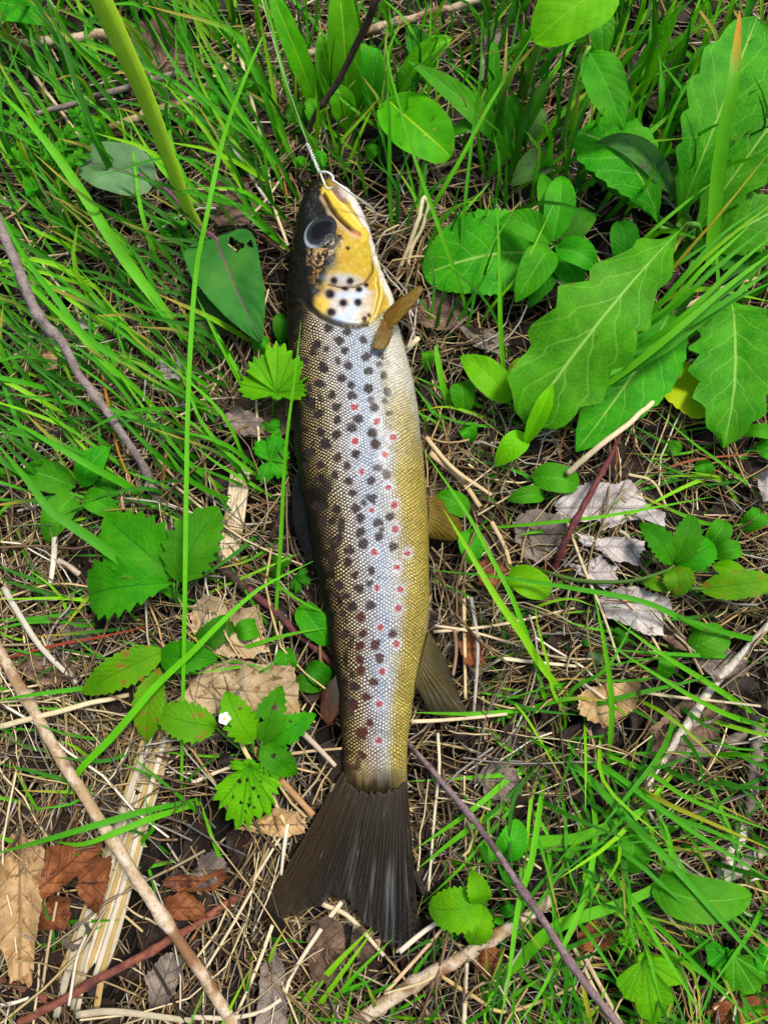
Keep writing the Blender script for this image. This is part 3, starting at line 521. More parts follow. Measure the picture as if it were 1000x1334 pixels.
def leaf(parent, b, t, hw, kind='ovate', mt='mid', teeth=0, amp=.10, mid=None, fold=.16, arch=6, roll=0, wave=.0, holes=(), name='leaf', seed=None):
    seed = random.randrange(999) if seed is None else seed
    P0, P2 = atg(*b), atg(*t); M = atg(*mid) if mid else (P0+P2)/2+np.array([0, 0, arch*.001])
    Q = 2*M-.5*(P0+P2); nu, nv = (70, 41) if holes else (max(26, teeth*6), 15); t_ = np.linspace(0, 1, nu)[:, None]
    C = P0*(1-t_)**2+2*Q*t_*(1-t_)+P2*t_**2; T = unit(P2-P0); T = np.gradient(C, axis=0); T /= np.linalg.norm(T, axis=1)[:, None]
    ref = unit(np.array([0, 0, .75])+unit(CAM-M)*.6); Sd = np.cross(T, ref); Sd /= np.linalg.norm(Sd, axis=1)[:, None]; N = np.cross(Sd, T)
    if roll: a = R(roll); Sd, N = Sd*math.cos(a)+N*math.sin(a), N*math.cos(a)-Sd*math.sin(a)
    hm = px2m(hw, M); tt = t_[:, 0]; base = hm*np.maximum(shape(np.clip(tt, 1e-4, 1-1e-4), kind), .03)
    sv = np.linspace(-1, 1, nv); wid = np.stack([base, base], 1)
    for q in range(2):
        wid[:, q] *= 1+.10*(fbm(tt*4+seed, tt*0+q*5, 2, seed)-.45)*2
        if teeth: ph_ = (tt*teeth+.37*q+.15*vnoise(tt*teeth*.7, tt*0+q, seed)) % 1.0; wid[:, q] *= 1+amp*(np.where(ph_ < .75, ph_/.75, (1-ph_)/.25)-.6)*np.clip(tt*5, 0, 1)
    W = np.where(sv[None] < 0, wid[:, :1], wid[:, 1:]); off = W*sv[None]
    crv = fold*np.abs(sv)[None]*W+hm*.10*(fbm(tt[:, None]*3.2+seed, sv[None]*1.2+seed, 2, seed)-.45)*2+wave*hm*np.sin(tt*teeth*3.1+seed)[:, None]*np.abs(sv)[None]**2
    crv = crv+hm*.014*np.sin((tt[:, None]-.3*np.abs(sv)[None])*6.283*6)*np.abs(sv)[None]*(1-np.abs(sv)[None]*.5)
    V = C[:, None]+Sd[:, None]*off[..., None]+N[:, None]*crv[..., None]
    V = V.reshape(-1, 3); F = gridfaces(nu, nv)
    if holes:
        cx, cy = proj(V); fx, fy = cx[F].mean(1), cy[F].mean(1); keep = np.ones(len(F), bool)
        for hx, hy, hr in holes: keep &= np.hypot(fx-hx, fy-hy) > hr*(1+.25*np.sin(np.arctan2(fy-hy, fx-hx)*3+hx))
        F = F[keep]
    U = np.stack([np.repeat(tt, nv), np.tile(sv, nu), np.zeros(nu*nv)], -1)
    o = mk(name, V, F, ML[mt] if mt in ML else mt, parent, U); o['base'] = P0.tolist(); return o
def lobed(parent, c, tips, mt='bramble', nt_=34, amp=.12, width=34, z=12, fold=1.0, holes=(), rmin=.25, name='leaf', seed=None):
    seed = random.randrange(999) if seed is None else seed
    c0 = atg(c[0], c[1], z); L = []
    for p in tips:
        d = np.hypot(p[0]-c[0], p[1]-c[1]); L.append((math.atan2(p[1]-c[1], p[0]-c[0]), d, p[2] if len(p) > 2 else z-3))
    na, nr = max(120, nt_*6), (30 if holes else 12); th = np.linspace(-np.pi, np.pi, na, endpoint=False); rr = np.full(na, rmin*max(l[1] for l in L)*.6); own = np.zeros(na, int); best = np.full(na, 9.)
    for i, (a, d, _) in enumerate(L):
        dl = np.abs((th-a+np.pi) % (2*np.pi)-np.pi); x = dl/R(width); rv = d*np.clip(1-.42*x**2-.10*x**6, 0, 1); own = np.where(dl < best, i, own); best = np.minimum(best, dl); rr = np.maximum(rr, rv)
    ph_ = (th/(2*np.pi)*nt_+.2*vnoise(th*6, th*0, seed)) % 1.0; rr = rr*(1+amp*(np.where(ph_ < .6, ph_/.6, (1-ph_)/.4)-.5))
    V = []; U = []; rad = np.linspace(0, 1, nr)
    for i in range(nr):
        for j in range(na):
            r_ = rr[j]*rad[i]; a, d, zt = L[own[j]]; dl = (th[j]-a+np.pi) % (2*np.pi)-np.pi
            zz = z+(zt-z)*(r_/d)+fold*abs(math.sin(dl))*r_*.05+2.2*math.sin(rad[i]*2.4)*fold+.7*math.sin(r_*.12+seed)*rad[i]
            V.append(at(c[0]+r_*math.cos(th[j]), c[1]+r_*math.sin(th[j]), zz+float(gz(c0[0], c0[1]))*1000)); U.append((r_*math.cos(dl)/d, r_*math.sin(dl)/d*2.0, 0))
    V = np.array(V); F = gridfaces(nr, na, 0, True)
    if holes:
        cx, cy = proj(V); fx, fy = cx[F].mean(1), cy[F].mean(1); keep = np.ones(len(F), bool)
        for hx, hy, hr in holes: keep &= np.hypot(fx-hx, fy-hy) > hr
        F = F[keep]
    o = mk(name, V, F, ML[mt] if mt in ML else mt, parent, np.array(U)); o['base'] = V[0].tolist(); return o
def stalk(parent, L, w0, w1, c=(.06, .22, .014), name='stem', sides=7, n=18):
    P = spline(pts_px(L), n); r = np.linspace(px2m(w0, P[0]), px2m(w1, P[-1]), n)/2; V, F, U = tube(P, r, sides, .06, 3)
    return mk(name, V, F, STEM, parent, U, np.asarray(c))
def plant(label, root, leaves=(), lobes=(), stems=(), name='weed', cat='plant', group=None, pet=2.2, petc=(.06, .2, .014), auto=True):
    r0 = atg(root[0], root[1], -2); o = thing(name, r0, label, cat, group); made = []
    for l in leaves: l = dict(l); made.append(leaf(o, **l))
    for l in lobes: made.append(lobed(o, **dict(l)))
    for s_ in stems: stalk(o, **dict(s_))
    if auto:
        for q in made:
            b = np.array(q['base']); md = (b+r0)/2+np.array([0, 0, max(0, (b[2]-r0[2])*.25)]); P = spline([r0, md, b], 12); rr = px2m(pet, b)/2
            V, F, U = tube(P, np.linspace(rr*1.25, rr, 12), 6); mk('petiole', V, F, STEM, o, U, np.asarray(petc))
    for q in made: del q['base']
    return o
def twig(L, w0, w1, mt, label, group=None, name='twig', cat='twig', lump=.16, sides=12, n=None, knots=(), flat=1.0, kink=.0, buds=()):
    P3 = pts_px(L); n = n or max(30, len(L)*9); P = spline(P3, n); t_ = np.linspace(0, 1, n); sd = random.randrange(99)
    r = np.interp(t_, [0, 1], [px2m(w0, P3[0]), px2m(w1, P3[-1])])/2
    P = P+np.stack([(fbm(t_*9, t_*0+i, 2, sd+i)-.45)*r*(.8+kink) for i in range(3)], -1)
    for k_ in knots: r = r*(1+.35*np.exp(-((t_-k_)/.018)**2))
    V, F, U = tube(P, r, sides, lump, sd, flat); o = mk(name, V, F, BK[mt] if mt in BK else mt, None, U, np.asarray((.6, .5, .3)))
    for k_, ang in buds:
        i = int(k_*(n-1)); T, N, B = frames(P); d = unit(N[i]*math.cos(ang)+B[i]*math.sin(ang)+T[i]*.5)
        V, F, U = tube(spline([P[i], P[i]+d*r[i]*1.8, P[i]+d*r[i]*2.6], 6), np.linspace(r[i]*.7, r[i]*.25, 6), 7); mk('bud', V, F, BK[mt] if mt in BK else mt, o, U, np.asarray((.6, .5, .3)))
    return tag(o, label, cat, group)
def dead(outline, z, mt, label, curl=3.0, rag=.06, group=None, axis=None, name='dead_leaf', cat='dead leaf', tilt=(0, 0), n=120, wob=2.5):
    O = np.array(outline+[outline[0]], float); d = np.r_[0, np.cumsum(np.hypot(*np.diff(O, axis=0).T))]; sd = random.randrange(999)
    t_ = np.linspace(0, d[-1], n, endpoint=False); ox, oy = np.interp(t_, d, O[:, 0]), np.interp(t_, d, O[:, 1]); c = np.array([ox.mean(), oy.mean()]); sz = np.hypot(ox-c[0], oy-c[1]).mean()
    rag *= 1.7; wob *= 1.7; k_ = 1+rag*(fbm(t_/d[-1]*22, t_*0, 3, sd)-.45)*2+rag*.5*(np.random.RandomState(sd).rand(n)-.5)
    nr = 9; V = []; U = []; a = axis or (1, 0); al = math.hypot(*a); a = (a[0]/al, a[1]/al)
    c3 = atg(c[0], c[1], 0); g0 = float(c3[2])*1000
    for i in range(nr):
        f = i/(nr-1)
        for j in range(n):
            dx, dy = (ox[j]-c[0])*k_[j]*f, (oy[j]-c[1])*k_[j]*f; x, y = c[0]+dx, c[1]+dy; q = (dx*a[0]+dy*a[1])/sz; p_ = (-dx*a[1]+dy*a[0])/sz
            zz = g0+z+6+curl*(p_*p_-.25)+tilt[0]*dx/sz+tilt[1]*dy/sz+wob*(float(fbm(x*.05+sd, y*.05, 2, sd))-.4)*2+curl*.35*f**3*math.sin(j/n*25+sd)
            V.append(at(x, y, zz)); U.append((q*.5+.5, p_, 0))
    return tag(mk(name, V, gridfaces(nr, n, 0, True), DM[mt], None, np.array(U)), label, cat, group)

# ------------------------------------------------------------------ twigs, sticks and stalks
twig([(-25, 235, 78), (0, 295, 70), (17, 334, 64), (42, 391, 54), (60, 424, 48), (80, 446, 44), (100, 481, 38), (120, 509, 33), (140, 536, 28), (160, 566, 22), (185, 604, 15), (197, 631, 10), (222, 664, 4)], 15, 9, 'grey',
     'long grey twig with swollen nodes leaning over the straw', knots=(.36, .42, .62, .87, .92), lump=.2, buds=((.40, 2.2), (.60, 3.6), (.90, .8)))
twig([(286, 735, 12), (300, 746, 13), (322, 767, 13)], 13, 12, 'dark', 'short black broken twig end beside the dry wood chip', knots=(.3, .7), lump=.25)
twig([(322, 766, 12), (350, 789, 12), (382, 819, 12), (410, 844, 10), (438, 870, 6)], 10, 8, 'wine', 'wine red twig running under the trout', knots=(.35,), lump=.12)
twig([(531, 968, 6), (560, 1000, 14), (600, 1047, 20), (635, 1092, 26), (672, 1147, 33), (707, 1200, 38), (750, 1265, 42), (810, 1342, 46), (850, 1400, 30), (870, 1440, 0)], 7, 10, 'purple', 'straight purple grey twig beside the tail fin', knots=(.2, .38, .52), lump=.12)
twig([(-40, 770, 8), (0, 847, 10), (17, 880, 12), (37, 912, 14), (60, 950, 15), (87, 1000, 17), (112, 1037, 18), (140, 1082, 20), (170, 1130, 20), (200, 1172, 20), (250, 1250, 18), (305, 1336, 12), (330, 1380, 4)], 13, 15, 'tan', 'thick pale tan stick lying across the bleached reed strips', 
     name='stick', cat='stick', knots=(.25, .55, .72), lump=.14)
twig([(388, 74, 16), (450, 52, 22), (500, 32, 24), (537, 24, 24), (575, 12, 22), (640, -3, 14)], 10, 9, 'tan', 'tan stick lying behind the dark bent stem in the tall grass', name='stick', cat='stick', knots=(.2, .5), lump=.14, buds=((.22, 1.0),))
twig([(-10, 65, 16), (30, 58, 18), (62, 54, 18), (105, 49, 17), (140, 44, 14)], 14, 12, 'tan', 'broad pale stick lying behind the thick green stalk', name='stick', cat='stick', knots=(.5,))
twig([(46, 148, 18), (107, 132, 24), (162, 115, 26), (238, 93, 20)], 7, 8, 'log', 'slender grey stick crossing behind the thick green stalk', name='stick', cat='stick', knots=(.4,))
twig([(128, 171, 16), (175, 155, 20), (217, 140, 20), (255, 126, 18), (310, 70, 12)], 11, 7, 'tan', 'flaking brown stick above the silvery oval leaf', name='stick', cat='stick', knots=(.3, .6), lump=.22)
twig([(505, -40, 90), (490, 2, 80), (478, 32, 70), (467, 55, 62), (440, 107, 45), (412, 147, 30), (394, 182, 16), (374, 219, 1)], 11, 6, 'dark', 'dark brown bent stem standing behind the trout head', name='withered_weed', cat='weed', knots=(.62,))
twig([(1015, 800, 14), (1000, 815, 14), (975, 842, 12), (945, 875, 11), (920, 907, 10), (890, 952, 9), (850, 1005, 8), (838, 1030, 6)], 9, 14, 'birch', 'pale forked stick beside the tan crumpled leaf', name='stick', cat='stick', knots=(.35, .6), lump=.16)
twig([(886, 962, 8), (905, 945, 9), (928, 938, 8), (945, 920, 6)], 6, 4, 'log', 'thin grey side twig touching the pale forked stick')
twig([(986, 942, 9), (983, 1000, 10), (976, 1050, 9), (970, 1068, 8)], 17, 14, 'log', 'short upright grey branch with pale bark stub', name='stick', cat='stick', lump=.2)
twig([(968, 1070, 7), (962, 1090, 8), (950, 1115, 8), (938, 1140, 8)], 16, 18, 'birch', 'white barked branch stub under the grass blades', name='stick', cat='stick', lump=.2)
twig([(932, 1153, 8), (955, 1138, 10), (985, 1112, 10), (1012, 1095, 8)], 14, 15, 'birch', 'peeled cream stick end beside the white branch stub', name='stick', cat='stick')
twig([(868, 992, 3), (900, 980, 5), (940, 970, 5), (980, 950, 4)], 17, 15, 'log', 'thick cracked grey branch half buried in dark soil', name='stick', cat='stick', lump=.25)
twig([(445, 1345, 6), (500, 1307, 10), (575, 1262, 12), (637, 1225, 12), (692, 1190, 11), (720, 1168, 8)], 19, 15, 'tan', 'pale barky stick under the purple grey twig', name='stick', cat='stick', knots=(.35, .7), lump=.18)
twig([(25, 1332, 10), (87, 1300, 13), (130, 1275, 15), (175, 1250, 16), (220, 1225, 16), (250, 1208, 15), (290, 1180, 10), (322, 1158, 4)], 11, 9, 'red', 'rust red twig crossing the bleached reed strips', knots=(.3, .58))
twig([(-10, 1270, 5), (0, 1275, 6), (30, 1288, 7), (62, 1303, 7)], 6, 8, 'red', 'short rust red twig meeting the longer red one')
twig([(811, 556, 4), (800, 582, 14), (790, 604, 20), (772, 637, 26), (757, 664, 26), (738, 700, 22), (720, 742, 6)], 6, 9, 'wine', 'reddish brown twig standing over the grey dead leaf', knots=(.4, .7))
twig([(738, 617, 20), (770, 590, 30), (800, 566, 34), (830, 541, 32), (860, 515, 20)], 8, 6, STRAW, 'thick cream hollow straw beside the yellow leaf', name='dry_straw', cat='straw', lump=.05)
twig([(-15, 951, 10), (0, 947, 12), (75, 927, 16), (120, 916, 16), (168, 905, 10)], 8, 6, STRAW, 'cream dry stalk lying over the thick tan stick', name='dry_straw', cat='straw', lump=.05)
twig([(288, 402, 3), (295, 420, 10), (307, 446, 14), (320, 475, 14), (332, 504, 12), (342, 530, 8), (346, 560, 2)], 5, 5, 'dark', 'thin brown dead stem below the leaf with holes', name='withered_weed', cat='weed', knots=(.3,))
twig([(551, 255, 26), (545, 285, 22), (533, 320, 14), (520, 352, 6), (514, 370, 1)], 6, 5, STRAW, 'bent dry straw standing beside the trout cheek', name='dry_straw', cat='straw', lump=.05)
twig([(551, 255, 26), (558, 268, 24), (548, 300, 16), (534, 330, 10), (530, 372, 2)], 5, 5, STRAW, 'folded pale straw leaning on the bent one', name='dry_straw', cat='straw', lump=.05)
# bleached reed strips (one bundle), each strip a part
rb = thing('reed_bundle', atg(150, 1130, 0), 'bundle of bleached flat reed strips under the tan stick', 'reeds')
for i in range(11):
    f = (i-5)/5.0; a = [(212+f*16+random.uniform(-3, 3), 948+random.uniform(-14, 14)), (178+f*19, 1050), (148+f*23+random.uniform(-3, 3), 1150), (118+f*27, 1240), (100+f*28+random.uniform(-5, 5), 1300+random.uniform(-25, 25))]
    zz = 5+random.uniform(0, 5); P3 = pts_px([(x, y, zz+(2 if j in (1, 2, 3) else 0)) for j, (x, y) in enumerate(a)]); wv = px2m(random.uniform(5.5, 9.5), P3[2])
    P = spline(P3, 26); V, F, U = tube(P, wv/2, 8, .15, i, .35); k_ = random.random(); V_c = np.array((.62, .55, .40))*(.6+.5*k_) if i % 3 else np.array((.42, .29, .11))
    mk('reed_strip', V, F, STRAW, rb, U, V_c)
rb = thing('wood_chip', atg(300, 700, 0), 'splintered pale wood chip beside the three lobed leaf', 'wood chip')
for i in range(6):
    f = i-2.5; P = spline(pts_px([(314+f*4, 612+random.uniform(-10, 10), 5), (306+f*4.4, 670, 8), (295+f*4.6, 742+random.uniform(-8, 8), 6)]), 16); V, F, U = tube(P, px2m(2.7, P[0]), 7, .25, i, .6); mk('splinter', V, F, BK['wood'], rb, U)

# ------------------------------------------------------------------ dead leaves
def cv(L, x0, y0, k): return [(x0+a*k, y0+b*k) for a, b in L]
q4 = lambda L: cv(L, 560, 550, .44)
dead(q4([(430, 185), (500, 172), (600, 178), (650, 250), (700, 268), (690, 308), (620, 288), (560, 300), (510, 322), (500, 292), (440, 300), (390, 295), (365, 262), (400, 220)]), 8, 'grey', 'largest grey weathered dead leaf piece under the reddish twig', 3, .10)
dead(q4([(245, 300), (300, 255), (380, 270), (420, 300), (390, 330), (380, 390), (320, 420), (265, 380)]), 6, 'dim', 'grey dead leaf piece with brown folded edge', 4, .08)
dead(q4([(435, 330), (500, 342), (560, 338), (635, 352), (640, 378), (605, 418), (545, 414), (500, 382), (450, 360)]), 10, 'grey', 'torn grey leaf piece with dark crack above the bramble stem', 4, .12)
dead(q4([(405, 418), (450, 425), (500, 398), (548, 430), (550, 470), (515, 500), (470, 462), (430, 448)]), 9, 'grey', 'small ragged grey leaf piece with rusty fleck', 4, .12)
dead(q4([(500, 525), (555, 490), (600, 488), (700, 520), (712, 560), (688, 582), (694, 632), (640, 630), (580, 600), (525, 580)]), 9, 'grey', 'pale grey leaf piece under crossing grass blades', 5, .08)
dead(q4([(690, 610), (730, 620), (768, 640), (760, 680), (720, 668), (690, 640)]), 7, 'brown', 'crumpled brown leaf corner beside the pale grey piece', 5, .12)
dead(q4([(440, 810), (480, 782), (540, 775), (600, 762), (632, 800), (600, 850), (560, 880), (520, 905), (470, 880), (440, 850)]), 8, 'tan', 'tan crumpled dead leaf with scalloped edge on dark soil', 5, .10, axis=(.3, 1))
dead([(236, 912), (246, 885), (268, 868), (300, 858), (345, 866), (386, 868), (392, 905), (385, 928), (352, 934), (318, 922), (285, 930), (258, 934)], 7, 'beige', 'large pale beige dead leaf behind the leaf with white flower', 6, .07, axis=(1, .1))
dead([(246, 800), (262, 770), (285, 776), (300, 800), (330, 790), (345, 812), (350, 850), (330, 862), (290, 852), (262, 850), (250, 832)], 6, 'beige', 'beige dead leaf with insect holes under the red twig', 5, .08)
dead([(355, 880), (372, 884), (392, 920), (388, 940), (370, 930), (358, 905)], 8, 'tan', 'narrow tan leaf fold beside the adipose fin', 4, .06)
dead([(0, 1120), (10, 1100), (25, 1074), (34, 1090), (60, 1104), (57, 1150), (50, 1210), (42, 1285), (14, 1278), (4, 1240), (-8, 1190)], 10, 'tan', 'long curled tan leaf with rusty edge by the reed bundle', 11, .09, axis=(0, 1))
dead([(62, 1104), (95, 1098), (132, 1098), (128, 1112), (100, 1140), (75, 1162), (52, 1174), (54, 1140)], 10, 'rust', 'rust red curled leaf beside the long tan leaf', 7, .08, axis=(.7, -.6))
dead([(104, 1132), (130, 1114), (147, 1116), (142, 1150), (128, 1192), (112, 1178), (99, 1162)], 9, 'rust', 'rust red leaf tucked against the reed bundle', 6, .10)
dead([(46, 1190), (66, 1168), (92, 1170), (94, 1190), (84, 1214), (60, 1212), (46, 1208)], 8, 'rust', 'small rusty leaf scrap with pale streak', 6, .10)
dead([(210, 1146), (235, 1138), (262, 1142), (290, 1130), (300, 1142), (280, 1160), (245, 1162), (222, 1160)], 8, 'rust', 'narrow rust brown leaf between reeds and tail fin', 5, .12)
dead([(208, 1172), (240, 1160), (262, 1176), (270, 1196), (240, 1200), (215, 1194)], 8, 'rust', 'crumpled orange brown leaf beside the tan stick', 5, .12)
dead([(82, 1225), (100, 1200), (118, 1202), (120, 1225), (100, 1240), (84, 1236)], 6, 'dim', 'grey skeleton leaf scrap beside the reed bundle', 4, .12)
dead([(330, 1070), (360, 1050), (395, 1060), (400, 1085), (370, 1092), (335, 1085), (310, 1080)], 7, 'tan', 'light brown leaf under the leaf riddled with holes', 5, .08)
dead([(165, 35), (205, 22), (240, 40), (248, 90), (240, 135), (200, 140), (178, 95)], 6, 'brown', 'broad grey brown leaf behind the thick green stalk', 6, .08, axis=(.3, 1))
dead([(250, 245), (285, 226), (322, 238), (338, 268), (325, 292), (285, 292), (255, 275)], 6, 'brown', 'dark brown dead leaf behind the stalk base', 6, .08)
dead([(532, 420), (540, 395), (570, 382), (605, 388), (612, 415), (590, 430), (558, 428)], 5, 'brown', 'crinkled grey brown leaf beside the pectoral fin', 6, .12)
dead([(598, 425), (640, 428), (662, 448), (650, 462), (615, 448)], 5, 'dim', 'thin greyish leaf strip beneath the broad oval leaf', 4, .08)
dead([(288, 540), (310, 528), (340, 545), (345, 566), (318, 568), (292, 556)], 8, 'dim', 'pale grey leaf flake below the lobed green leaf', 4, .12)
dead([(300, 510), (340, 508), (382, 520), (380, 560), (350, 580), (318, 560)], 4, 'brown', 'dark brown leaf under the lobed green leaf', 4, .1)
dead([(622, 735), (635, 722), (660, 738), (664, 752), (642, 766), (624, 760)], 6, 'rust', 'rusty leaf scrap below the pelvic fin', 5, .14)
dead([(596, 832), (612, 822), (632, 838), (625, 868), (604, 866)], 5, 'rust', 'orange brown leaf scrap beside the anal fin', 5, .14)
dead([(614, 1246), (635, 1232), (655, 1240), (652, 1268), (636, 1274), (620, 1262)], 5, 'rust', 'dark rust leaf under the barky stick', 5, .14)
dead([(752, 1212), (775, 1200), (800, 1212), (798, 1236), (770, 1240), (752, 1234)], 6, 'rust', 'orange rust leaf behind the twig and broad blade', 5, .12)
dead([(918, 1322), (930, 1308), (962, 1298), (1000, 1298), (1012, 1320), (980, 1334), (940, 1338)], 8, 'rust', 'long orange brown leaf beside the fallen bark', 6, .10, axis=(1, -.2))
dead([(622, 1010), (640, 990), (670, 1000), (682, 1030), (660, 1046), (632, 1036)], 6, 'dim', 'greyish tan leaf under the grass tuft', 4, .08)
dead([(332, 1334), (340, 1260), (358, 1236), (372, 1262), (375, 1334), (350, 1345)], 7, 'dim', 'long grey dead leaf standing below the tail fin', 5, .07, axis=(0, 1))
dead([(398, 1240), (405, 1205), (425, 1190), (448, 1206), (450, 1250), (430, 1284), (405, 1275)], 6, 'brown', 'dark brown dead leaf just below the tail notch', 6, .09)
dead([(456, 1230), (470, 1205), (485, 1215), (490, 1240), (470, 1255)], 5, 'brown', 'small brown leaf under the tail fin edge', 5, .09)
dead([(190, 1270), (215, 1240), (240, 1244), (236, 1275), (215, 1315), (195, 1310)], 7, 'dim', 'grey twisted leaf beside the rust red twig', 5, .09, axis=(.4, -1))
dead([(250, 1140), (262, 1112), (280, 1110), (300, 1130), (282, 1150), (260, 1160)], 6, 'dim', 'dark grey leaf near the tail fin lobe', 5, .12)
dead([(98, 420), (110, 412), (122, 418), (118, 428), (104, 428)], 8, 'grey', 'little lichen grey leaf flake by the twig node', 3, .2)
dead([(205, 470), (218, 460), (236, 468), (236, 492), (215, 496)], 8, 'grey', 'ragged grey leaf flake under long grass blades', 3, .2)
dead([(52, 470), (64, 444), (76, 452), (74, 480), (60, 484)], 9, 'tan', 'little orange tan leaf behind the grey twig', 4, .1)
dead([(75, 815), (100, 808), (122, 818), (118, 838), (90, 842)], 7, 'dim', 'dim brown leaf piece over the red grass stem', 4, .12)
dead([(20, 860), (50, 850), (92, 862), (100, 885), (70, 895), (35, 885)], 5, 'brown', 'dark crumbling leaf beside the tan stick top', 4, .14)
dead([(985, 620), (1002, 610), (1010, 650), (992, 655)], 8, 'grey', 'pale papery leaf by the short brown stub', 4, .1)
dead([(632, 40), (648, 20), (655, 60), (640, 105), (622, 110)], 10, 'dim', 'withered grey hanging leaf in the tall grass', 6, .12, axis=(0, 1))
dead([(838, 960), (865, 930), (905, 905), (940, 905), (960, 930), (930, 962), (885, 985), (850, 985)], 1, 'brown', 'flat dark rotten bark piece beside the forked stick', 3, .10, name='bark_piece', cat='bark', axis=(1, -.5))
dead([(900, 855), (935, 840), (975, 860), (970, 880), (930, 888)], 4, 'dim', 'grey fibrous bark flake behind the round leaf', 4, .1, name='bark_piece', cat='bark', axis=(1, .2))

# ------------------------------------------------------------------ broad-leaved plants
# thick stalk with two purple ribbed leaves
o = thing('stalk_plant', atg(262, 306, -2), 'tall plant with thick light green stalk and two purple ribbed leaves', 'plant')
stalk(o, [(263, 308, -2), (255, 290, 12), (245, 272, 26), (225, 220, 58), (195, 140, 96), (170, 82, 120), (132, 0, 148), (112, -45, 160)], 13, 31, (.42, .70, .03), 'stem', 14, 40)
leaf(o, (203, 238, 26), (99, 208, 24), 34, 'broad', 'silver', 0, .0, (150, 219, 30), .12)
leaf(o, (281, 310, 24), (341, 447, 20), 50, 'cord', 'purple', 14, .02, (304, 368, 30), .18, holes=((303, 315, 6), (310, 320, 7), (326, 318, 4.5)))
stalk(o, [(262, 306, 2), (240, 276, 14), (222, 252, 22), (203, 238, 26), (180, 227, 29)], 4, 5, (.20, .07, .12), 'petiole'); stalk(o, [(256, 292, 8), (266, 300, 20), (281, 311, 25), (296, 336, 29)], 4, 5, (.20, .07, .12), 'petiole')
# bramble with large three-part leaf
plant('bramble with large dark three part leaf left of the dry wood chip', (238, 800), [dict(b=(227, 750, 24), t=(137, 672, 22), hw=42, mt='bramble', teeth=8, amp=.30, kind='ovate', fold=.22), dict(b=(232, 757, 24), t=(286, 660, 26), hw=36, mt='bramble', teeth=8, amp=.30, kind='ovate', fold=.22), dict(b=(227, 760, 24), t=(117, 775, 18), hw=40, mt='bramble', teeth=8, amp=.30, kind='obov', arch=9, fold=.22)], name='bramble', pet=3)
plant('bramble with bronze tinged drooping leaflets below the large leaf', (236, 905), [dict(b=(213, 849, 20), t=(106, 904, 14), hw=24, mt='rusty', teeth=12, amp=.18, kind='ovate'), dict(b=(208, 856, 20), t=(283, 858, 16), hw=22, mt='bramble', teeth=11, amp=.18), dict(b=(207, 870, 18), t=(192, 970, 10), hw=22, mt='rusty', teeth=11, amp=.16, kind='lance'), dict(b=(255, 845, 10), t=(310, 812, 8), hw=17, mt='dark', teeth=8), dict(b=(262, 850, 9), t=(300, 800, 8), hw=15, mt='dark', teeth=8)], name='bramble', pet=2.5)
o = plant('small bramble with insect holes and one white flower', (336, 990), [dict(b=(342, 967, 22), t=(368, 893, 24), hw=21, mt='bramble', teeth=8, amp=.3, holes=((358, 922, 4.5), (340, 938, 3))), dict(b=(348, 966, 22), t=(412, 930, 22), hw=19, mt='bramble', teeth=8, amp=.3, holes=((378, 940, 2.2),)),
  dict(b=(330, 967, 22), t=(294, 900, 24), hw=22, mt='lime', teeth=8, amp=.3, holes=((312, 922, 2.5),)), dict(b=(282, 948, 20), t=(203, 928, 16), hw=26, mt='rusty', teeth=10, amp=.2), dict(b=(342, 972, 22), t=(388, 1008, 14), hw=20, mt='bramble', teeth=8, amp=.3, holes=((356, 985, 3),))], name='bramble', pet=3)
fc = atg(293, 936, 36)
m, t = mat('petal'); g = NT(t); g.out(g.pbr(Base_Color=(.85, .86, .80), Roughness=.5)); PETAL = m
B = Bag()
for a in range(5):
    th = a*1.2566; d = np.array([math.cos(th), math.sin(th), .25]); sd_ = np.array([-math.sin(th), math.cos(th), 0]); pr = np.array([0, .55, 1, .8, .15])*.0013
    C_ = np.array([fc+d*.0027*i/4+np.array([0, 0, .0008])*math.sin(i*.8) for i in range(5)]); V = np.stack([C_-sd_*pr[:, None], C_+np.array([0, 0, -.0003]), C_+sd_*pr[:, None]], 1).reshape(-1, 3); B.add(V, gridfaces(5, 3))
B.mk('flower', PETAL, o)
m, t = mat('stamen'); g = NT(t); g.out(g.pbr(Base_Color=(.55, .42, .06), Roughness=.6)); V, F, U = tube(np.array([fc+np.array([0, 0, h_]) for h_ in (.0002, .0007, .0010)]), [.0007, .0008, .0005], 8); mk('flower_centre', V, F, m, o, U)
stalk(o, [(336, 990, 0), (315, 965, 16), (293, 936, 35.5)], 3, 2.5, name='flower_stem')
plant('lime green lobed leaf riddled with insect holes', (330, 1000), lobes=[dict(c=(324, 1000), tips=[(286, 1048, 14), (312, 1076, 12), (345, 1062, 14), (362, 1030, 17), (352, 1002, 19), (300, 995, 18)], mt='lime', nt_=30, amp=.20, width=30, z=19,
  holes=[(312, 1018, 3.2), (330, 1027, 2.6), (314, 1045, 2.2), (325, 1048, 2.6), (337, 1038, 2.2), (320, 1058, 2), (304, 1038, 2), (340, 1018, 1.8), (331, 1052, 1.8), (325, 1040, 1.6), (322, 1016, 2.4)])], name='bramble', pet=2.5)
plant('four leaved seedling with brown veins beside the grey twig', (106, 645), [dict(b=(107, 634, 12), t=(144, 583, 16), hw=18, mt='mid', kind='ovate'), dict(b=(98, 634, 12), t=(30, 612, 14), hw=22, mt='mid', kind='ovate'), dict(b=(100, 643, 12), t=(62, 708, 10), hw=20, mt='mid'), dict(b=(112, 643, 12), t=(155, 672, 10), hw=16, mt='mid', kind='broad'), dict(b=(115, 640, 8), t=(168, 640, 8), hw=15, mt='dark')], name='seedling')
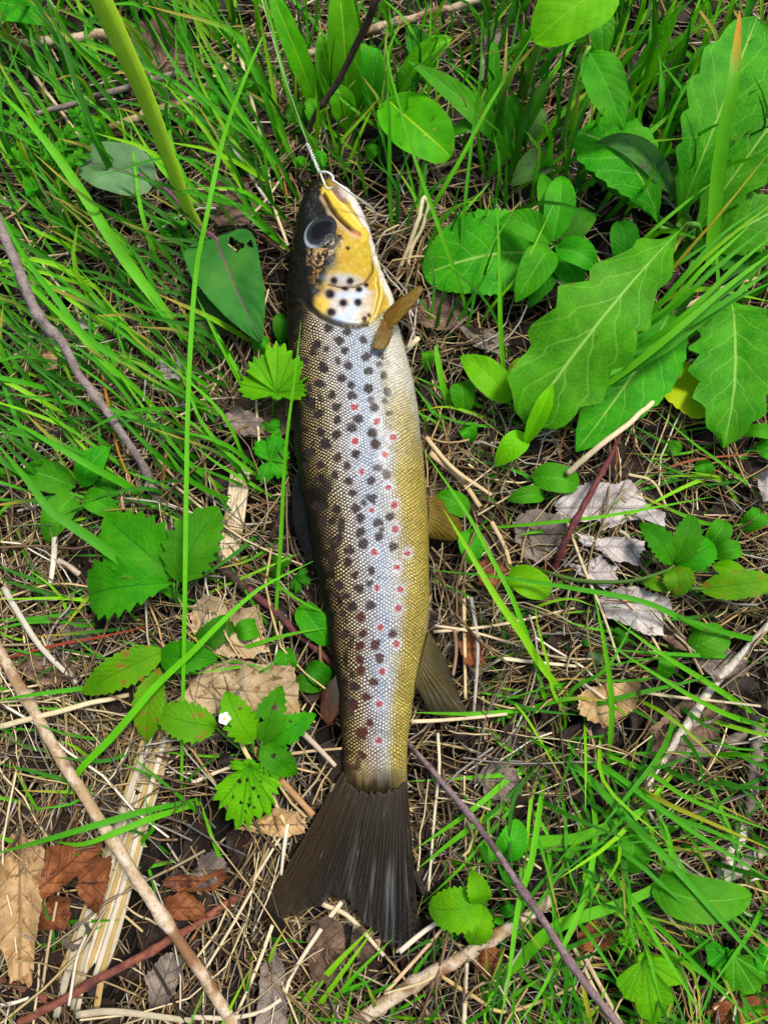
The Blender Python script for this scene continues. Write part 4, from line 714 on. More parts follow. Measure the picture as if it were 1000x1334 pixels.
plant('toothed lobed leaf pressed against the trout shoulder', (357, 560), lobes=[dict(c=(360, 512), tips=[(362, 448, 28), (330, 468, 24), (312, 500, 20), (396, 470, 32), (398, 508, 34)], mt='lime', nt_=34, amp=.16, width=34, z=26)], name='herb', pet=3)
plant('lower lobed leaf beside the trout flank', (360, 625), lobes=[dict(c=(352, 600), tips=[(335, 575, 12), (362, 566, 14), (376, 590, 12), (372, 620, 10), (340, 628, 10)], mt='mid', nt_=24, amp=.14, width=40, z=13), dict(c=(352, 562), tips=[(340, 550, 10), (362, 546, 12), (366, 562, 11)], mt='mid', nt_=18, width=40, z=11)], name='herb')
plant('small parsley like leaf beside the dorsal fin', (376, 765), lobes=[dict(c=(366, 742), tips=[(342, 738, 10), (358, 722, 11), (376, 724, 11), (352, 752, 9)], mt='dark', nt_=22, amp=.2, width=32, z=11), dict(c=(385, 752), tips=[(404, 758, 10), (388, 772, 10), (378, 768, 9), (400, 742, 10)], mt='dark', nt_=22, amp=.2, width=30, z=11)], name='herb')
G_ = 'small oval leaves'
plant('oval leaf touching the rear flank above the adipose fin', (395, 850), [dict(b=(391, 788, 12), t=(430, 840, 10), hw=19, kind='broad', teeth=10, amp=.04)], name='seedling')
plant('round leaf between the red twig and the beige leaf', (378, 885), [dict(b=(378, 880, 8), t=(372, 843, 10), hw=14, kind='round')], name='seedling')
plant('oval leaf resting on the beige dead leaf', (345, 840), [dict(b=(341, 818, 10), t=(307, 826, 10), hw=14, kind='broad', mt='mid')], name='seedling')
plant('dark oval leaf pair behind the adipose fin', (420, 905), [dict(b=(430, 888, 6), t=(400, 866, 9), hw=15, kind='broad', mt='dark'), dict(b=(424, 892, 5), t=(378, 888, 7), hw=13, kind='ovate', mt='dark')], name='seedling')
# plants right of the head
plant('broad oval toothed leaf beside the four leaved herb', (712, 345), [dict(b=(700, 330, 18), t=(552, 358, 12), hw=56, kind='broad', mt='big', teeth=15, amp=.06, arch=8)], name='herb', pet=4)
plant('herb with opposite pointed leaves over the broad oval leaf', (722, 340), [dict(b=(720, 314, 30), t=(731, 228, 34), hw=20, kind='ovate', mt='mid', fold=.25), dict(b=(716, 318, 30), t=(651, 286, 32), hw=19, kind='ovate', mt='mid', fold=.25), dict(b=(716, 324, 30), t=(671, 394, 26), hw=23, kind='ovate', mt='mid', fold=.25), dict(b=(724, 324, 30), t=(778, 354, 28), hw=19, kind='ovate', mt='mid', fold=.25),
   dict(b=(716, 312, 22), t=(704, 226, 26), hw=14, kind='ovate', mt='mid'), dict(b=(722, 335, 20), t=(755, 385, 18), hw=20, kind='ovate', mt='mid'), dict(b=(735, 320, 18), t=(770, 275, 18), hw=16, kind='broad', mt='dark'), dict(b=(715, 345, 18), t=(690, 400, 14), hw=18, mt='dark')], name='herb', pet=3.5)
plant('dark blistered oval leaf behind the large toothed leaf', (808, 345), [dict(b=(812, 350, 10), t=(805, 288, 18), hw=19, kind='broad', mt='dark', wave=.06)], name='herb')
# large toothed plant at the right
plant('large leafy plant with long coarsely toothed leaves', (905, 330), [
  dict(b=(893, 292, 40), t=(684, 552, 20), hw=66, kind='obov', mt='big', teeth=6, amp=.30, mid=(786, 412, 44), fold=.30, wave=.16),
  dict(b=(872, 408, 20), t=(750, 588, 14), hw=52, kind='ovate', mt='big', teeth=10, amp=.08, mid=(822, 490, 24), fold=.16),
  dict(b=(880, 292, 12), t=(986, 22, 60), hw=50, kind='obov', mt='big', teeth=7, amp=.25, mid=(928, 170, 46)),
  dict(b=(900, 310, 14), t=(1030, 128, 50), hw=44, kind='obov', mt='big', teeth=7, amp=.22, mid=(965, 215, 40)),
  dict(b=(858, 296, 12), t=(752, 170, 34), hw=44, kind='obov', mt='big', teeth=9, amp=.10, mid=(822, 214, 40), fold=.05),
  dict(b=(880, 262, 18), t=(775, 186, 40), hw=15, kind='lance', mt='dull', mid=(835, 197, 44), fold=.5, roll=30),
  dict(b=(905, 330, 8), t=(1015, 270, 30), hw=38, kind='obov', mt='big', teeth=7, amp=.2, mid=(960, 300, 26)),
  dict(b=(890, 320, 8), t=(985, 345, 16), hw=28, kind='obov', mt='dark', teeth=7, amp=.2),
  dict(b=(835, 270, 10), t=(752, 208, 18), hw=20, kind='ovate', mt='dark')], name='leafy_weed', pet=7, petc=(.10, .28, .03))
plant('toothed leaf with pale rib hanging beside the yellow leaf', (965, 372), [dict(b=(952, 392, 26), t=(942, 584, 16), hw=58, kind='ovate', mt='big', teeth=6, amp=.34, mid=(958, 480, 30), wave=.08)], name='leafy_weed', pet=5, petc=(.12, .30, .04))
plant('yellowing leaf tucked behind the toothed leaf', (875, 480), [dict(b=(858, 484, 10), t=(918, 544, 12), hw=30, kind='broad', mt='yellow', teeth=7, amp=.08)], name='leafy_weed')
plant('furry dark leaf deep in the right hand grass', (905, 110), [dict(b=(900, 110, 14), t=(935, 80, 18), hw=24, kind='round', mt='dark', wave=.05), dict(b=(905, 120, 8), t=(885, 150, 12), hw=20, kind='broad', mt='dark')], name='herb')
# top right
plant('tall herb with drooping pointed leaf and pale stem', (678, 142), [dict(b=(798, -25, 95), t=(694, 54, 84), hw=44, kind='broad', mt='bright', teeth=0, mid=(748, 8, 94)), dict(b=(766, 68, 64), t=(811, 170, 52), hw=27, kind='ovate', mt='mid', mid=(790, 112, 62)), dict(b=(770, 20, 70), t=(785, 80, 60), hw=18, mt='mid', kind='ovate')],
   stems=[dict(L=[(680, 140, -2), (690, 95, 36), (705, 45, 66), (730, 8, 84), (768, -10, 92), (798, -25, 95)], w0=9, w1=9, c=(.16, .36, .03)), dict(L=[(740, 238, -2), (734, 190, 22), (742, 130, 48), (757, 80, 64), (768, 60, 68)], w0=6, w1=5, c=(.12, .32, .03)), dict(L=[(768, 66, 66), (765, 40, 74), (768, 10, 84), (790, -12, 92)], w0=4, w1=4, c=(.16, .12, .05))], name='tall_herb', auto=False)
plant('greyish blotched leaf beneath the tall herb', (735, 205), [dict(b=(722, 206, 20), t=(665, 243, 18), hw=19, kind='ovate', mt='dull')], name='herb', petc=(.14, .06, .08))
plant('thin leaved weed with narrow blades behind the herb', (690, 225), [dict(b=(680, 214, 12), t=(529, 78, 40), hw=17, kind='lance', mt='mid', mid=(612, 138, 36)), dict(b=(634, 166, 26), t=(579, 183, 22), hw=9, kind='lance', mt='mid'), dict(b=(662, 198, 18), t=(634, 234, 16), hw=9, kind='lance', mt='mid'), dict(b=(641, 162, 20), t=(642, 54, 44), hw=8, kind='linear', mt='mid'),
  dict(b=(668, 196, 14), t=(720, 97, 40), hw=10, kind='lance', mt='dark'), dict(b=(668, 180, 12), t=(620, 118, 20), hw=16, kind='lance', mt='dark'), dict(b=(690, 190, 8), t=(700, 140, 16), hw=14, mt='dull', kind='ovate'), dict(b=(672, 180, 10), t=(652, 128, 22), hw=15, mt='dark', kind='ovate')], name='weed', pet=3)
plant('dock with yellow spotted broad leaves above the trout snout', (520, 150), [dict(b=(503, 128, 18), t=(588, 204, 24), hw=38, kind='broad', mt='spotted', mid=(545, 165, 30)), dict(b=(516, 120, 12), t=(589, 49, 36), hw=17, kind='ovate', mt='spotted'), dict(b=(560, 110, 6), t=(530, 35, 22), hw=16, mt='dark')], name='dock', pet=4)
plant('dock with long upright leaves crossing the brown stem', (440, 175), [dict(b=(415, 145, 8), t=(352, -12, 56), hw=15, kind='linear', mt='spotted', mid=(385, 66, 40)), dict(b=(452, 150, 6), t=(441, -18, 60), hw=22, kind='linear', mt='spotted', mid=(449, 62, 40)), dict(b=(444, 160, 6), t=(415, 44, 36), hw=17, kind='lance', mt='spotted'), dict(b=(455, 175, 4), t=(437, 110, 24), hw=17, kind='lance', mt='spotted'),
  dict(b=(470, 150, 4), t=(490, 62, 30), hw=20, kind='broad', mt='mid'), dict(b=(480, 155, 6), t=(494, 68, 36), hw=14, kind='lance', mt='mid'), dict(b=(470, 120, 6), t=(478, 58, 22), hw=20, kind='broad', mt='mid'), dict(b=(420, 178, 6), t=(398, 130, 18), hw=12, mt='mid'), dict(b=(400, 175, 4), t=(372, 142, 14), hw=15, mt='dark')], name='dock', pet=3)
plant('broad oval leaf tip above the pale stick', (-10, 25), [dict(b=(-20, 6, 36), t=(70, 33, 34), hw=24, kind='ovate', mt='mid')], name='herb')
plant('little round leaved weed beside the dark stem', (400, 225), [dict(b=(400, 222, 6), t=(388, 220, 12), hw=8, mt='mid'), dict(b=(410, 225, 6), t=(425, 212, 12), hw=12, mt='mid', kind='broad'), dict(b=(478, 212, 10), t=(496, 200, 14), hw=8, mt='mid')], name='seedling')
# small plants right of the fish
plant('bright lime pointed leaf at the foot of the grass blade', (668, 548), [dict(b=(664, 524, 16), t=(599, 464, 20), hw=22, kind='ovate', mt='bright', fold=.1)], name='seedling')
plant('yellow green half folded leaf under the large toothed leaf', (672, 530), [dict(b=(662, 506, 10), t=(684, 466, 12), hw=12, kind='ovate', mt='yellow')], name='seedling')
plant('slender plant with upright folded lime leaf on brown stem', (612, 664), [dict(b=(682, 582, 24), t=(720, 500, 40), hw=12, kind='lance', mt='bright', fold=.5), dict(b=(684, 566, 22), t=(644, 608, 18), hw=17, kind='ovate', mt='bright')], stems=[dict(L=[(610, 664, -2), (640, 640, 8), (664, 610, 16), (680, 582, 24)], w0=3, w1=3, c=(.12, .10, .03))], name='seedling', auto=False)
plant('egg shaped leaf lying over the grey dead leaf', (690, 640), [dict(b=(693, 622, 14), t=(754, 634, 12), hw=20, kind='broad', mt='mid')], name='seedling')
plant('small folded leaf left of the grey dead leaf', (712, 650), [dict(b=(708, 646, 12), t=(660, 652, 12), hw=12, kind='ovate', mt='mid', fold=.35)], name='seedling')
plant('round dark leaf beside the blunt grass blade', (604, 545), [dict(b=(604, 539, 10), t=(598, 498, 14), hw=17, kind='round', mt='mid')], name='seedling')
plant('small round leaf below the round dark one', (612, 560), [dict(b=(602, 556, 7), t=(614, 576, 6), hw=12, kind='broad', mt='mid')], name='seedling')
plant('tiny oval leaf half hidden in straw near the trout belly', (554, 490), [dict(b=(556, 484, 6), t=(556, 458, 10), hw=8, kind='round', mt='mid')], name='seedling')
plant('leaf pair pushed up beside the pelvic fin', (612, 700), [dict(b=(610, 670, 8), t=(568, 645, 12), hw=15, kind='broad', mt='mid'), dict(b=(610, 690, 8), t=(614, 735, 8), hw=17, kind='broad', mt='mid')], name='seedling')
plant('tiny round leaf in straw right of the belly', (634, 632), [dict(b=(634, 632, 4), t=(638, 614, 6), hw=8, kind='round', mt='mid')], name='seedling')
plant('bright oval leaf beside the twin grass blades', (662, 742), [dict(b=(661, 748, 14), t=(716, 776, 12), hw=20, kind='broad', mt='bright')], name='seedling')
plant('round seedling leaf on the bare dark soil', (908, 626), [dict(b=(906, 602, 8), t=(914, 628, 6), hw=12, kind='round', mt='mid')], name='seedling')
plant('dull round seedling leaf under the toothed leaf', (872, 598), [dict(b=(858, 588, 6), t=(886, 590, 6), hw=10, kind='broad', mt='mid')], name='seedling')
plant('pair of oval leaves by the papery leaf', (1000, 590), [dict(b=(1005, 570, 12), t=(965, 564, 12), hw=10, kind='broad', mt='mid'), dict(b=(985, 582, 10), t=(1010, 600, 8), hw=15, kind='broad', mt='mid')], name='seedling')
plant('bramble stem with toothed leaflets over the grey dead leaf', (900, 790), [dict(b=(875, 735, 24), t=(832, 682, 26), hw=18, mt='bramble', teeth=8, amp=.25), dict(b=(878, 733, 25), t=(899, 670, 30), hw=19, mt='bramble', teeth=8, amp=.25), dict(b=(880, 736, 24), t=(930, 708, 24), hw=22, mt='bramble', teeth=9, amp=.2), dict(b=(876, 740, 24), t=(878, 778, 20), hw=20, mt='rusty', teeth=8, amp=.2),
   dict(b=(912, 768, 22), t=(1010, 758, 22), hw=20, mt='rusty', teeth=9, amp=.15), dict(b=(835, 757, 18), t=(868, 770, 16), hw=10, mt='rusty')],
   stems=[dict(L=[(690, 738, 2), (720, 748, 12), (760, 757, 16), (820, 757, 20), (866, 744, 23), (878, 736, 24)], w0=6, w1=5, c=(.05, .12, .012)), dict(L=[(835, 757, 19), (880, 765, 21), (930, 768, 22), (1020, 775, 18), (1060, 790, 0)], w0=5, w1=6, c=(.05, .15, .012))], name='bramble', auto=False)
plant('cluster of smooth oval leaves behind the bramble stem', (940, 735), [dict(b=(920, 712, 14), t=(942, 678, 16), hw=15, kind='broad', mt='mid'), dict(b=(928, 724, 14), t=(964, 714, 14), hw=13, kind='broad', mt='mid'), dict(b=(929, 736, 14), t=(970, 760, 12), hw=12, kind='ovate', mt='bright'), dict(b=(965, 690, 10), t=(990, 665, 12), hw=14, kind='broad', mt='mid')], name='seedling')
plant('smooth round leaf beside the forked pale stick', (900, 850), [dict(b=(897, 846, 12), t=(944, 822, 12), hw=21, kind='broad', mt='mid')], name='seedling')
plant('curled bean shaped leaf above the tan crumpled leaf', (858, 888), [dict(b=(858, 884, 10), t=(866, 852, 12), hw=11, kind='round', mt='mid')], name='seedling')
plant('tiny yellow green leaf above the round one', (900, 826), [dict(b=(895, 820, 6), t=(912, 820, 6), hw=8, kind='round', mt='mid')], name='seedling')
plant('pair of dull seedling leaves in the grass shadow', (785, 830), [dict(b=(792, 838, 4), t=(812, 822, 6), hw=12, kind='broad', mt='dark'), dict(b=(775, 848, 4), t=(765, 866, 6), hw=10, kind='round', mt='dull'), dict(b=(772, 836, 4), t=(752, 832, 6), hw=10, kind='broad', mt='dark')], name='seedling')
plant('leaf poking in beside the upright grey branch', (1010, 905), [dict(b=(1005, 930, 10), t=(1000, 880, 16), hw=12, kind='ovate', mt='mid')], name='seedling')
plant('three part strawberry like leaf beside the tail fin', (650, 1195), [dict(b=(627, 1177, 18), t=(558, 1182, 16), hw=27, kind='broad', mt='lime', teeth=9, amp=.16), dict(b=(627, 1177, 18), t=(614, 1133, 20), hw=16, kind='ovate', mt='lime', teeth=8, amp=.16), dict(b=(626, 1179, 18), t=(612, 1232, 12), hw=20, kind='ovate', mt='lime', teeth=8, amp=.18), dict(b=(650, 1185, 8), t=(668, 1178, 10), hw=8, mt='mid'), dict(b=(648, 1190, 6), t=(645, 1206, 6), hw=7, mt='mid')], name='wild_strawberry', pet=3)
plant('serrated leaf pair behind the purple grey twig', (655, 1140), [dict(b=(653, 1117, 14), t=(676, 1068, 16), hw=19, kind='broad', mt='mid', teeth=9, amp=.10), dict(b=(645, 1122, 10), t=(624, 1098, 10), hw=10, mt='mid', teeth=6), dict(b=(656, 1130, 8), t=(664, 1155, 8), hw=9, mt='mid', teeth=6)], name='wild_strawberry', pet=2.5)
plant('round leaf shaded by the grass tuft', (812, 1138), [dict(b=(812, 1134, 12), t=(822, 1086, 16), hw=22, kind='round', mt='mid')], name='seedling')
plant('arrow shaped smooth leaf leaning over the peeled stick', (850, 1170), [dict(b=(852, 1148, 26), t=(979, 1166, 30), hw=30, kind='broad', mt='mid', fold=.08, mid=(908, 1172, 34))], name='seedling', pet=3)
plant('fan lobed leaf with bud under the long grass blades', (830, 1230), lobes=[dict(c=(838, 1250), tips=[(806, 1290, 20), (818, 1304, 20), (850, 1332, 18), (866, 1322, 18), (886, 1280, 22), (870, 1256, 22)], mt='lime', nt_=16, amp=.06, width=24, z=24, rmin=.2), dict(c=(818, 1232), tips=[(806, 1222, 24), (818, 1208, 26), (828, 1226, 24)], mt='lime', nt_=14, amp=.1, width=40, z=23)], name='herb', pet=4)
plant('lobed leaves pushing out by the rust coloured leaf', (955, 1225), lobes=[dict(c=(945, 1238), tips=[(918, 1236, 20), (922, 1256, 20), (934, 1264, 18)], mt='mid', nt_=14, amp=.08, width=38, z=22), dict(c=(955, 1245), tips=[(955, 1292, 18), (985, 1294, 16), (1005, 1275, 18)], mt='mid', nt_=16, amp=.06, width=32, z=22), dict(c=(985, 1240), tips=[(1010, 1225, 22), (1015, 1250, 20), (995, 1265, 20)], mt='mid', nt_=14, amp=.06, width=36, z=24)], name='herb', pet=3)
plant('small lobed leaf behind the stalk base', (228, 318), lobes=[dict(c=(226, 300), tips=[(204, 292, 8), (222, 276, 10), (244, 288, 9), (240, 318, 6), (212, 322, 6)], mt='mid', nt_=24, amp=.16, width=34, z=9)], name='herb')
plant('green leaf blade behind the leaf with holes', (262, 425), [dict(b=(300, 432, 6), t=(246, 400, 10), hw=20, kind='broad', mt='dull'), dict(b=(262, 425, 6), t=(255, 432, 8), hw=14, kind='broad', mt='mid')], name='herb')
plant('low oval leaf under the holed leaf tip', (345, 470), [dict(b=(336, 462, 10), t=(352, 448, 12), hw=12, kind='broad', mt='mid'), dict(b=(368, 448, 6), t=(366, 408, 12), hw=10, kind='ovate', mt='dark')], name='seedling')
plant('tiny two leaved seedling by the grey leaf flake', (272, 530), [dict(b=(270, 524, 8), t=(268, 506, 10), hw=6, kind='round', mt='mid'), dict(b=(276, 532, 8), t=(278, 522, 10), hw=6, kind='broad', mt='mid')], name='seedling')
# feathery plants
def feather(label, root, tips, n=7, ll=16, w=2.2, mt='mid', z=30):
    o = thing('yarrow', atg(root[0], root[1], -2), label, 'plant')
    for (tx, ty) in tips:
        st = [(root[0], root[1], -2), ((root[0]*.6+tx*.4), (root[1]*.6+ty*.4), z*.75), (tx, ty, z)]; P = np.array(st, float)
        stalk(o, st, 2.2, 1.2, (.05, .2, .012), 'stem')
        for i in range(1, n+1):
            f = .30+.70*i/n; p = P[0]*(1-f)**2+2*P[1]*f*(1-f)+P[2]*f*f; ang = math.atan2(ty-root[1], tx-root[0])
            for sgn in (-1, 1):
                a = ang+sgn*R(random.uniform(38, 60)); L = ll*(1.1-.6*abs(f-.6))*random.uniform(.8, 1.15)
                leaf(o, tuple(p), (p[0]+L*math.cos(a), p[1]+L*math.sin(a), p[2]+random.uniform(-3, 4)), w*1.5, 'linear', mt, arch=1, name='leaflet')
feather('yarrow with feathery leaves left of the silvery oval leaf', (62, 240), [(15, 150), (48, 168), (95, 172), (20, 205), (105, 205), (40, 245), (70, 200)])
feather('feathery leaf tufts beside the thin twig at the stalk', (140, 205), [(100, 150), (130, 160), (110, 190)], 6, 13)
feather('feathery sprig among the tall grass behind the stalk', (300, 150), [(262, 120), (285, 92), (320, 110), (250, 150)], 6, 13)
feather('feathery yarrow leaf above the bramble stem tip', (62, 262), [(30, 228), (85, 235)], 6, 12, z=20)

# ------------------------------------------------------------------ grass: traced blades
def bl(L, w, c=0, group='', label='', parent=None, **k):
    o = blade_obj('blade' if parent else 'grass_shoot', L, w, c, parent, **k)
    if not parent: tag(o, label, 'grass', group)
    return o
def zz(L, zr, zt, peak=None):
    n = len(L); out = []
    for i, (x, y) in enumerate(L):
        f = i/(n-1); z = zr+(zt-zr)*f
        if peak: z += peak*4*f*(1-f)
        out.append((x, y, z))
    return out
gA, lA = 'long blades leaning over the straw left of the trout', 'long green grass blade leaning across straw left of the trout'
for L, w_, c, zr, zt, pk in (
  ([(262, 472), (225, 419), (160, 334), (100, 240), (50, 172), (-10, 108)], 16, 0, -3, 52, 12),
  ([(202, 332), (162, 255), (140, 212), (122, 172), (100, 110), (82, 57), (58, -8)], 10, 2, -3, 70, 12),
  ([(255, 545), (175, 481), (112, 439), (75, 391), (32, 334), (-8, 262)], 10, 1, -3, 46, 10),
  ([(245, 582), (180, 509), (140, 476), (95, 426), (25, 359), (-20, 320)], 9, 0, -3, 40, 12),
  ([(130, 536), (82, 496), (37, 454), (-10, 420)], 8, 1, -3, 26, 8),
  ([(212, 664), (162, 631), (112, 604), (62, 574), (2, 540)], 10, 1, -3, 36, 12),
  ([(275, 806), (225, 774), (175, 742), (112, 697), (65, 664), (38, 628), (-10, 570)], 15, 1, -3, 50, 16),
  ([(110, 780), (50, 757), (-10, 735)], 6, 2, -3, 18, 6), ([(122, 788), (62, 772), (-10, 752)], 6, 2, -3, 18, 6), ([(128, 790), (62, 804), (-10, 808)], 6, 1, -3, 16, 6), ([(168, 811), (50, 810), (-12, 822)], 6, 1, -3, 18, 6),
  ([(182, 886), (107, 897), (50, 904), (-12, 914)], 7, 1, -3, 22, 8),
  ([(258, 520), (205, 470), (150, 425), (96, 380), (40, 372), (-6, 364)], 7, 1, -3, 36, 10), ([(232, 470), (170, 432), (110, 388), (62, 352), (18, 330)], 6, 1, -3, 30, 8),
  ([(262, 600), (205, 560), (150, 535), (60, 520), (-8, 510)], 7, 1, -3, 26, 8), ([(240, 590), (170, 556), (100, 545), (40, 555)], 5, 2, -3, 20, 6), ([(260, 690), (210, 660), (130, 655), (40, 690)], 5, 2, -3, 16, 6),
  ([(330, 640), (300, 600), (262, 560), (215, 530)], 6, 0, -3, 22, 6), ([(375, 660), (330, 632), (285, 605), (252, 580)], 5, 0, -3, 20, 6), ([(378, 640), (320, 610), (270, 560), (250, 520), (240, 470)], 6, 0, -3, 30, 8)):
    bl(zz(L, zr, zt, pk), w_, c, gA, lA)
bl(zz([(238, 1052), (237, 1000), (239, 890), (241, 780), (243, 640), (246, 500), (255, 360), (268, 290), (290, 185), (312, 120), (342, 48)], -3, 105, 10), 6, 0, None, 'very long thin grass blade standing upright before the three part leaf', n=40, blunt=True)
bl(zz([(355, 868), (360, 792), (366, 700), (370, 620), (375, 559), (385, 484), (392, 418)], -3, 62, 12), 5.5, 0, None, 'upright thin grass blade along the dorsal edge of the trout', n=26)
bl(zz([(72, 1096), (78, 1060), (90, 1030), (107, 1000), (140, 967), (175, 927), (205, 892), (250, 850), (282, 817), (325, 777), (355, 757), (408, 731)], -3, 28, 14), 10, 0, None, 'wide arching grass blade crossing the bronze tinged bramble', n=40)
bl(zz([(258, 1042), (187, 1057), (125, 1075), (67, 1092), (-12, 1114)], 2, 22, 14), 9, 1, None, 'flat grass blade crossing above the rusty leaves')
bl(zz([(262, 1046), (200, 1065), (150, 1085), (107, 1100), (70, 1096)], 2, 18, 14), 9, 0, None, 'shorter grass blade lying over the tan stick')
bl(zz([(178, 1124), (186, 1095), (200, 1078), (192, 1050), (188, 1036)], 2, 20, 4), 6, 1, None, 'short curled grass blade between the reed strips')
bl(zz([(302, 1156), (292, 1130), (278, 1095), (268, 1066), (262, 1045)], -2, 14, 5), 6, 0, None, 'short bent grass blade left of the tail fin')
gB, lB = 'blades crossing the twig near the dorsal edge', 'green grass blade crossing the red twig near the trout back'
for L, w_, c in (([(285, 712), (350, 754), (390, 782), (424, 800)], 6, 0), ([(248, 783), (325, 749), (390, 721)], 4, 3), ([(280, 862), (325, 842), (375, 827), (424, 818)], 6, 0), ([(248, 872), (300, 862), (340, 870), (358, 878)], 4, 1), ([(312, 888), (345, 872), (372, 850)], 3.5, 1)):
    bl(zz(L, -2, 18, 10), w_, c, gB, lB)
# tuft behind the head
o = thing('grass_tuft', atg(398, 262, -2), 'dense grass tuft with blades sweeping back from the trout snout', 'grass')
for L, w_, c, zt in (([(390, 258), (345, 190), (305, 137), (275, 82), (244, 28)], 7, 0, 56), ([(384, 250), (325, 175), (250, 75), (215, 20)], 8, 1, 56), ([(396, 200), (337, 105), (287, 37), (246, -4)], 7, 0, 60), ([(425, 222), (392, 162), (372, 107), (344, -8)], 7, 0, 66), ([(370, 228), (357, 125), (342, 40), (330, -12)], 6, 3, 64),
   ([(392, 262), (350, 200), (290, 150), (235, 95), (190, 20)], 7, 1, 58), ([(386, 264), (330, 215), (270, 160), (205, 110)], 6, 2, 46), ([(380, 268), (318, 205), (262, 110), (250, 60)], 6, 3, 46), ([(392, 268), (362, 210), (318, 150), (262, 40)], 7, 4, 58), ([(398, 240), (360, 160), (330, 90), (310, 10)], 7, 0, 58), ([(372, 262), (300, 200), (262, 175), (240, 165)], 6, 1, 40),
   ([(378, 290), (335, 265), (290, 235), (250, 215)], 6, 2, 34), ([(382, 330), (345, 300), (300, 262), (252, 240)], 6, 1, 34), ([(425, 225), (412, 190), (398, 170)], 5, 0, 26), ([(428, 218), (440, 190), (470, 155), (494, 128)], 5, 3, 30)):
    bl(zz([(p[0], p[1]) for p in L], -2, zt, 6), w_, c, parent=o, tip=(.45, .24, .01) if L[0][0] == 428 else None)
o = thing('grass_tuft', atg(610, 440, -2), 'sparse tuft of tall thin blades beside the broad oval leaf', 'grass')
for L, w_, c, zt in (([(610, 440), (605, 396), (585, 334), (555, 250), (532, 180), (505, 80)], 6, 0, 78), ([(592, 432), (600, 333), (607, 250), (617, 162), (625, 100), (628, 14)], 5, 1, 84), ([(515, 352), (550, 295), (572, 255), (600, 207), (640, 132), (698, 38)], 6, 0, 70), ([(535, 360), (577, 307), (600, 280), (638, 238)], 6, 0, 34), ([(604, 460), (615, 400), (630, 340), (676, 262)], 4, 1, 40), ([(615, 440), (640, 400), (680, 350), (726, 255)], 3.5, 3, 44), ([(512, 333), (508, 250), (507, 170), (504, 80)], 6, 1, 66), ([(555, 200), (558, 120), (560, 60), (561, -8)], 5, 0, 60), ([(545, 340), (548, 240), (562, 160), (568, 150)], 5, 0, 40)):
    bl(zz(L, -2, zt, 6), w_, c, parent=o, n=24)
bl(zz([(668, 550), (655, 474), (651, 409), (650, 334), (646, 258)], -2, 60, 8), 6.5, 0, None, 'upright blade rising from the lime pointed leaf')
bl(zz([(594, 556), (584, 525), (575, 496), (567, 450)], -2, 26, 4), 8, 0, None, 'blunt cut grass blade right of the pectoral fin', blunt=True)
o = thing('grass_tuft', atg(682, 558, -2), 'low tuft of thin blades spreading toward the trout belly', 'grass')
for L, w_, c in (([(682, 556), (592, 514), (536, 489)], 5.5, 0), ([(684, 558), (640, 556), (592, 548), (545, 530)], 4, 1), ([(600, 570), (575, 545), (552, 520), (537, 500)], 4, 1), ([(592, 560), (566, 540), (545, 512)], 4, 1), ([(560, 566), (552, 545), (540, 530)], 4, 1), ([(590, 575), (570, 552), (545, 538), (538, 532)], 4, 0), ([(600, 560), (580, 530), (556, 505), (540, 498)], 4, 2), ([(675, 562), (620, 540), (580, 530), (542, 536)], 4, 3)):
    bl(zz(L, -2, 12, 8), w_, c, parent=o, tip=(.5, .3, .02) if c == 3 else None)
gC = 'tall blades among the large toothed leaves'
bl(zz([(926, 345), (932, 250), (942, 175), (955, 100), (963, 14)], 34, 88, 10), 19, 0, None, 'broad upright grass blade with withered orange tip', tip=(.55, .25, .01), n=26, root_w=.9, taper=.9)
bl(zz([(800, 446), (845, 389), (890, 333), (940, 275), (1005, 194)], -2, 62, 10), 4.5, (.32, .30, .012), None, 'thin yellow blade slanting over the fan of grass', n=24)
o = thing('grass_tuft', atg(770, 515, -2), 'fan of slanting grass blades lying over the large toothed leaf', 'grass')
for L, w_, c, zt in (([(746, 528), (800, 494), (870, 439), (950, 371), (1020, 318)], 10, 0, 60), ([(790, 470), (875, 434), (950, 389), (1020, 340)], 9, 1, 56), ([(806, 448), (870, 400), (915, 350), (980, 290)], 7, 0, 60), ([(812, 446), (870, 406), (930, 351), (1010, 285)], 7, 1, 58), ([(800, 470), (880, 420), (960, 345), (1015, 300)], 8, 0, 62), ([(760, 520), (840, 470), (920, 400), (1015, 330)], 9, 4, 52), ([(832, 430), (900, 352), (960, 300), (1010, 262)], 6, 3, 56), ([(820, 440), (880, 372), (935, 310), (1000, 262)], 6, 1, 58), ([(780, 500), (860, 460), (940, 400), (1010, 365)], 8, 1, 44), ([(812, 460), (880, 425), (950, 360), (1005, 340)], 7, 2, 46), ([(815, 333), (850, 300), (900, 258), (930, 236)], 5, 0, 44)):
    bl(zz(L, 26, zt+6, 8), w_, c, parent=o, n=22)
o = thing('grass_tuft', atg(820, 175, -2), 'coarse grass bunch rising behind the drooping pointed leaf', 'grass')
for L, w_, c, zt in (([(812, 165), (855, 75), (893, -10)], 14, 0, 72), ([(845, 155), (885, 70), (905, 20), (930, -10)], 9, 1, 72), ([(838, 190), (865, 130), (890, 70), (900, 20)], 9, 2, 60), ([(812, 160), (830, 90), (870, 20), (885, -15)], 9, 0, 74), ([(915, 115), (900, 75), (880, 68), (868, 72)], 7, 1, 26), ([(850, 180), (880, 125), (892, 90)], 6, 2, 36), ([(800, 150), (850, 60), (880, 10)], 10, 4, 70), ([(770, 135), (795, 60), (830, -10)], 9, 4, 66), ([(805, 90), (804, 50), (803, 10)], 6, 3, 50)):
    bl(zz(L, -2, zt, 6), w_, c, parent=o, n=20)
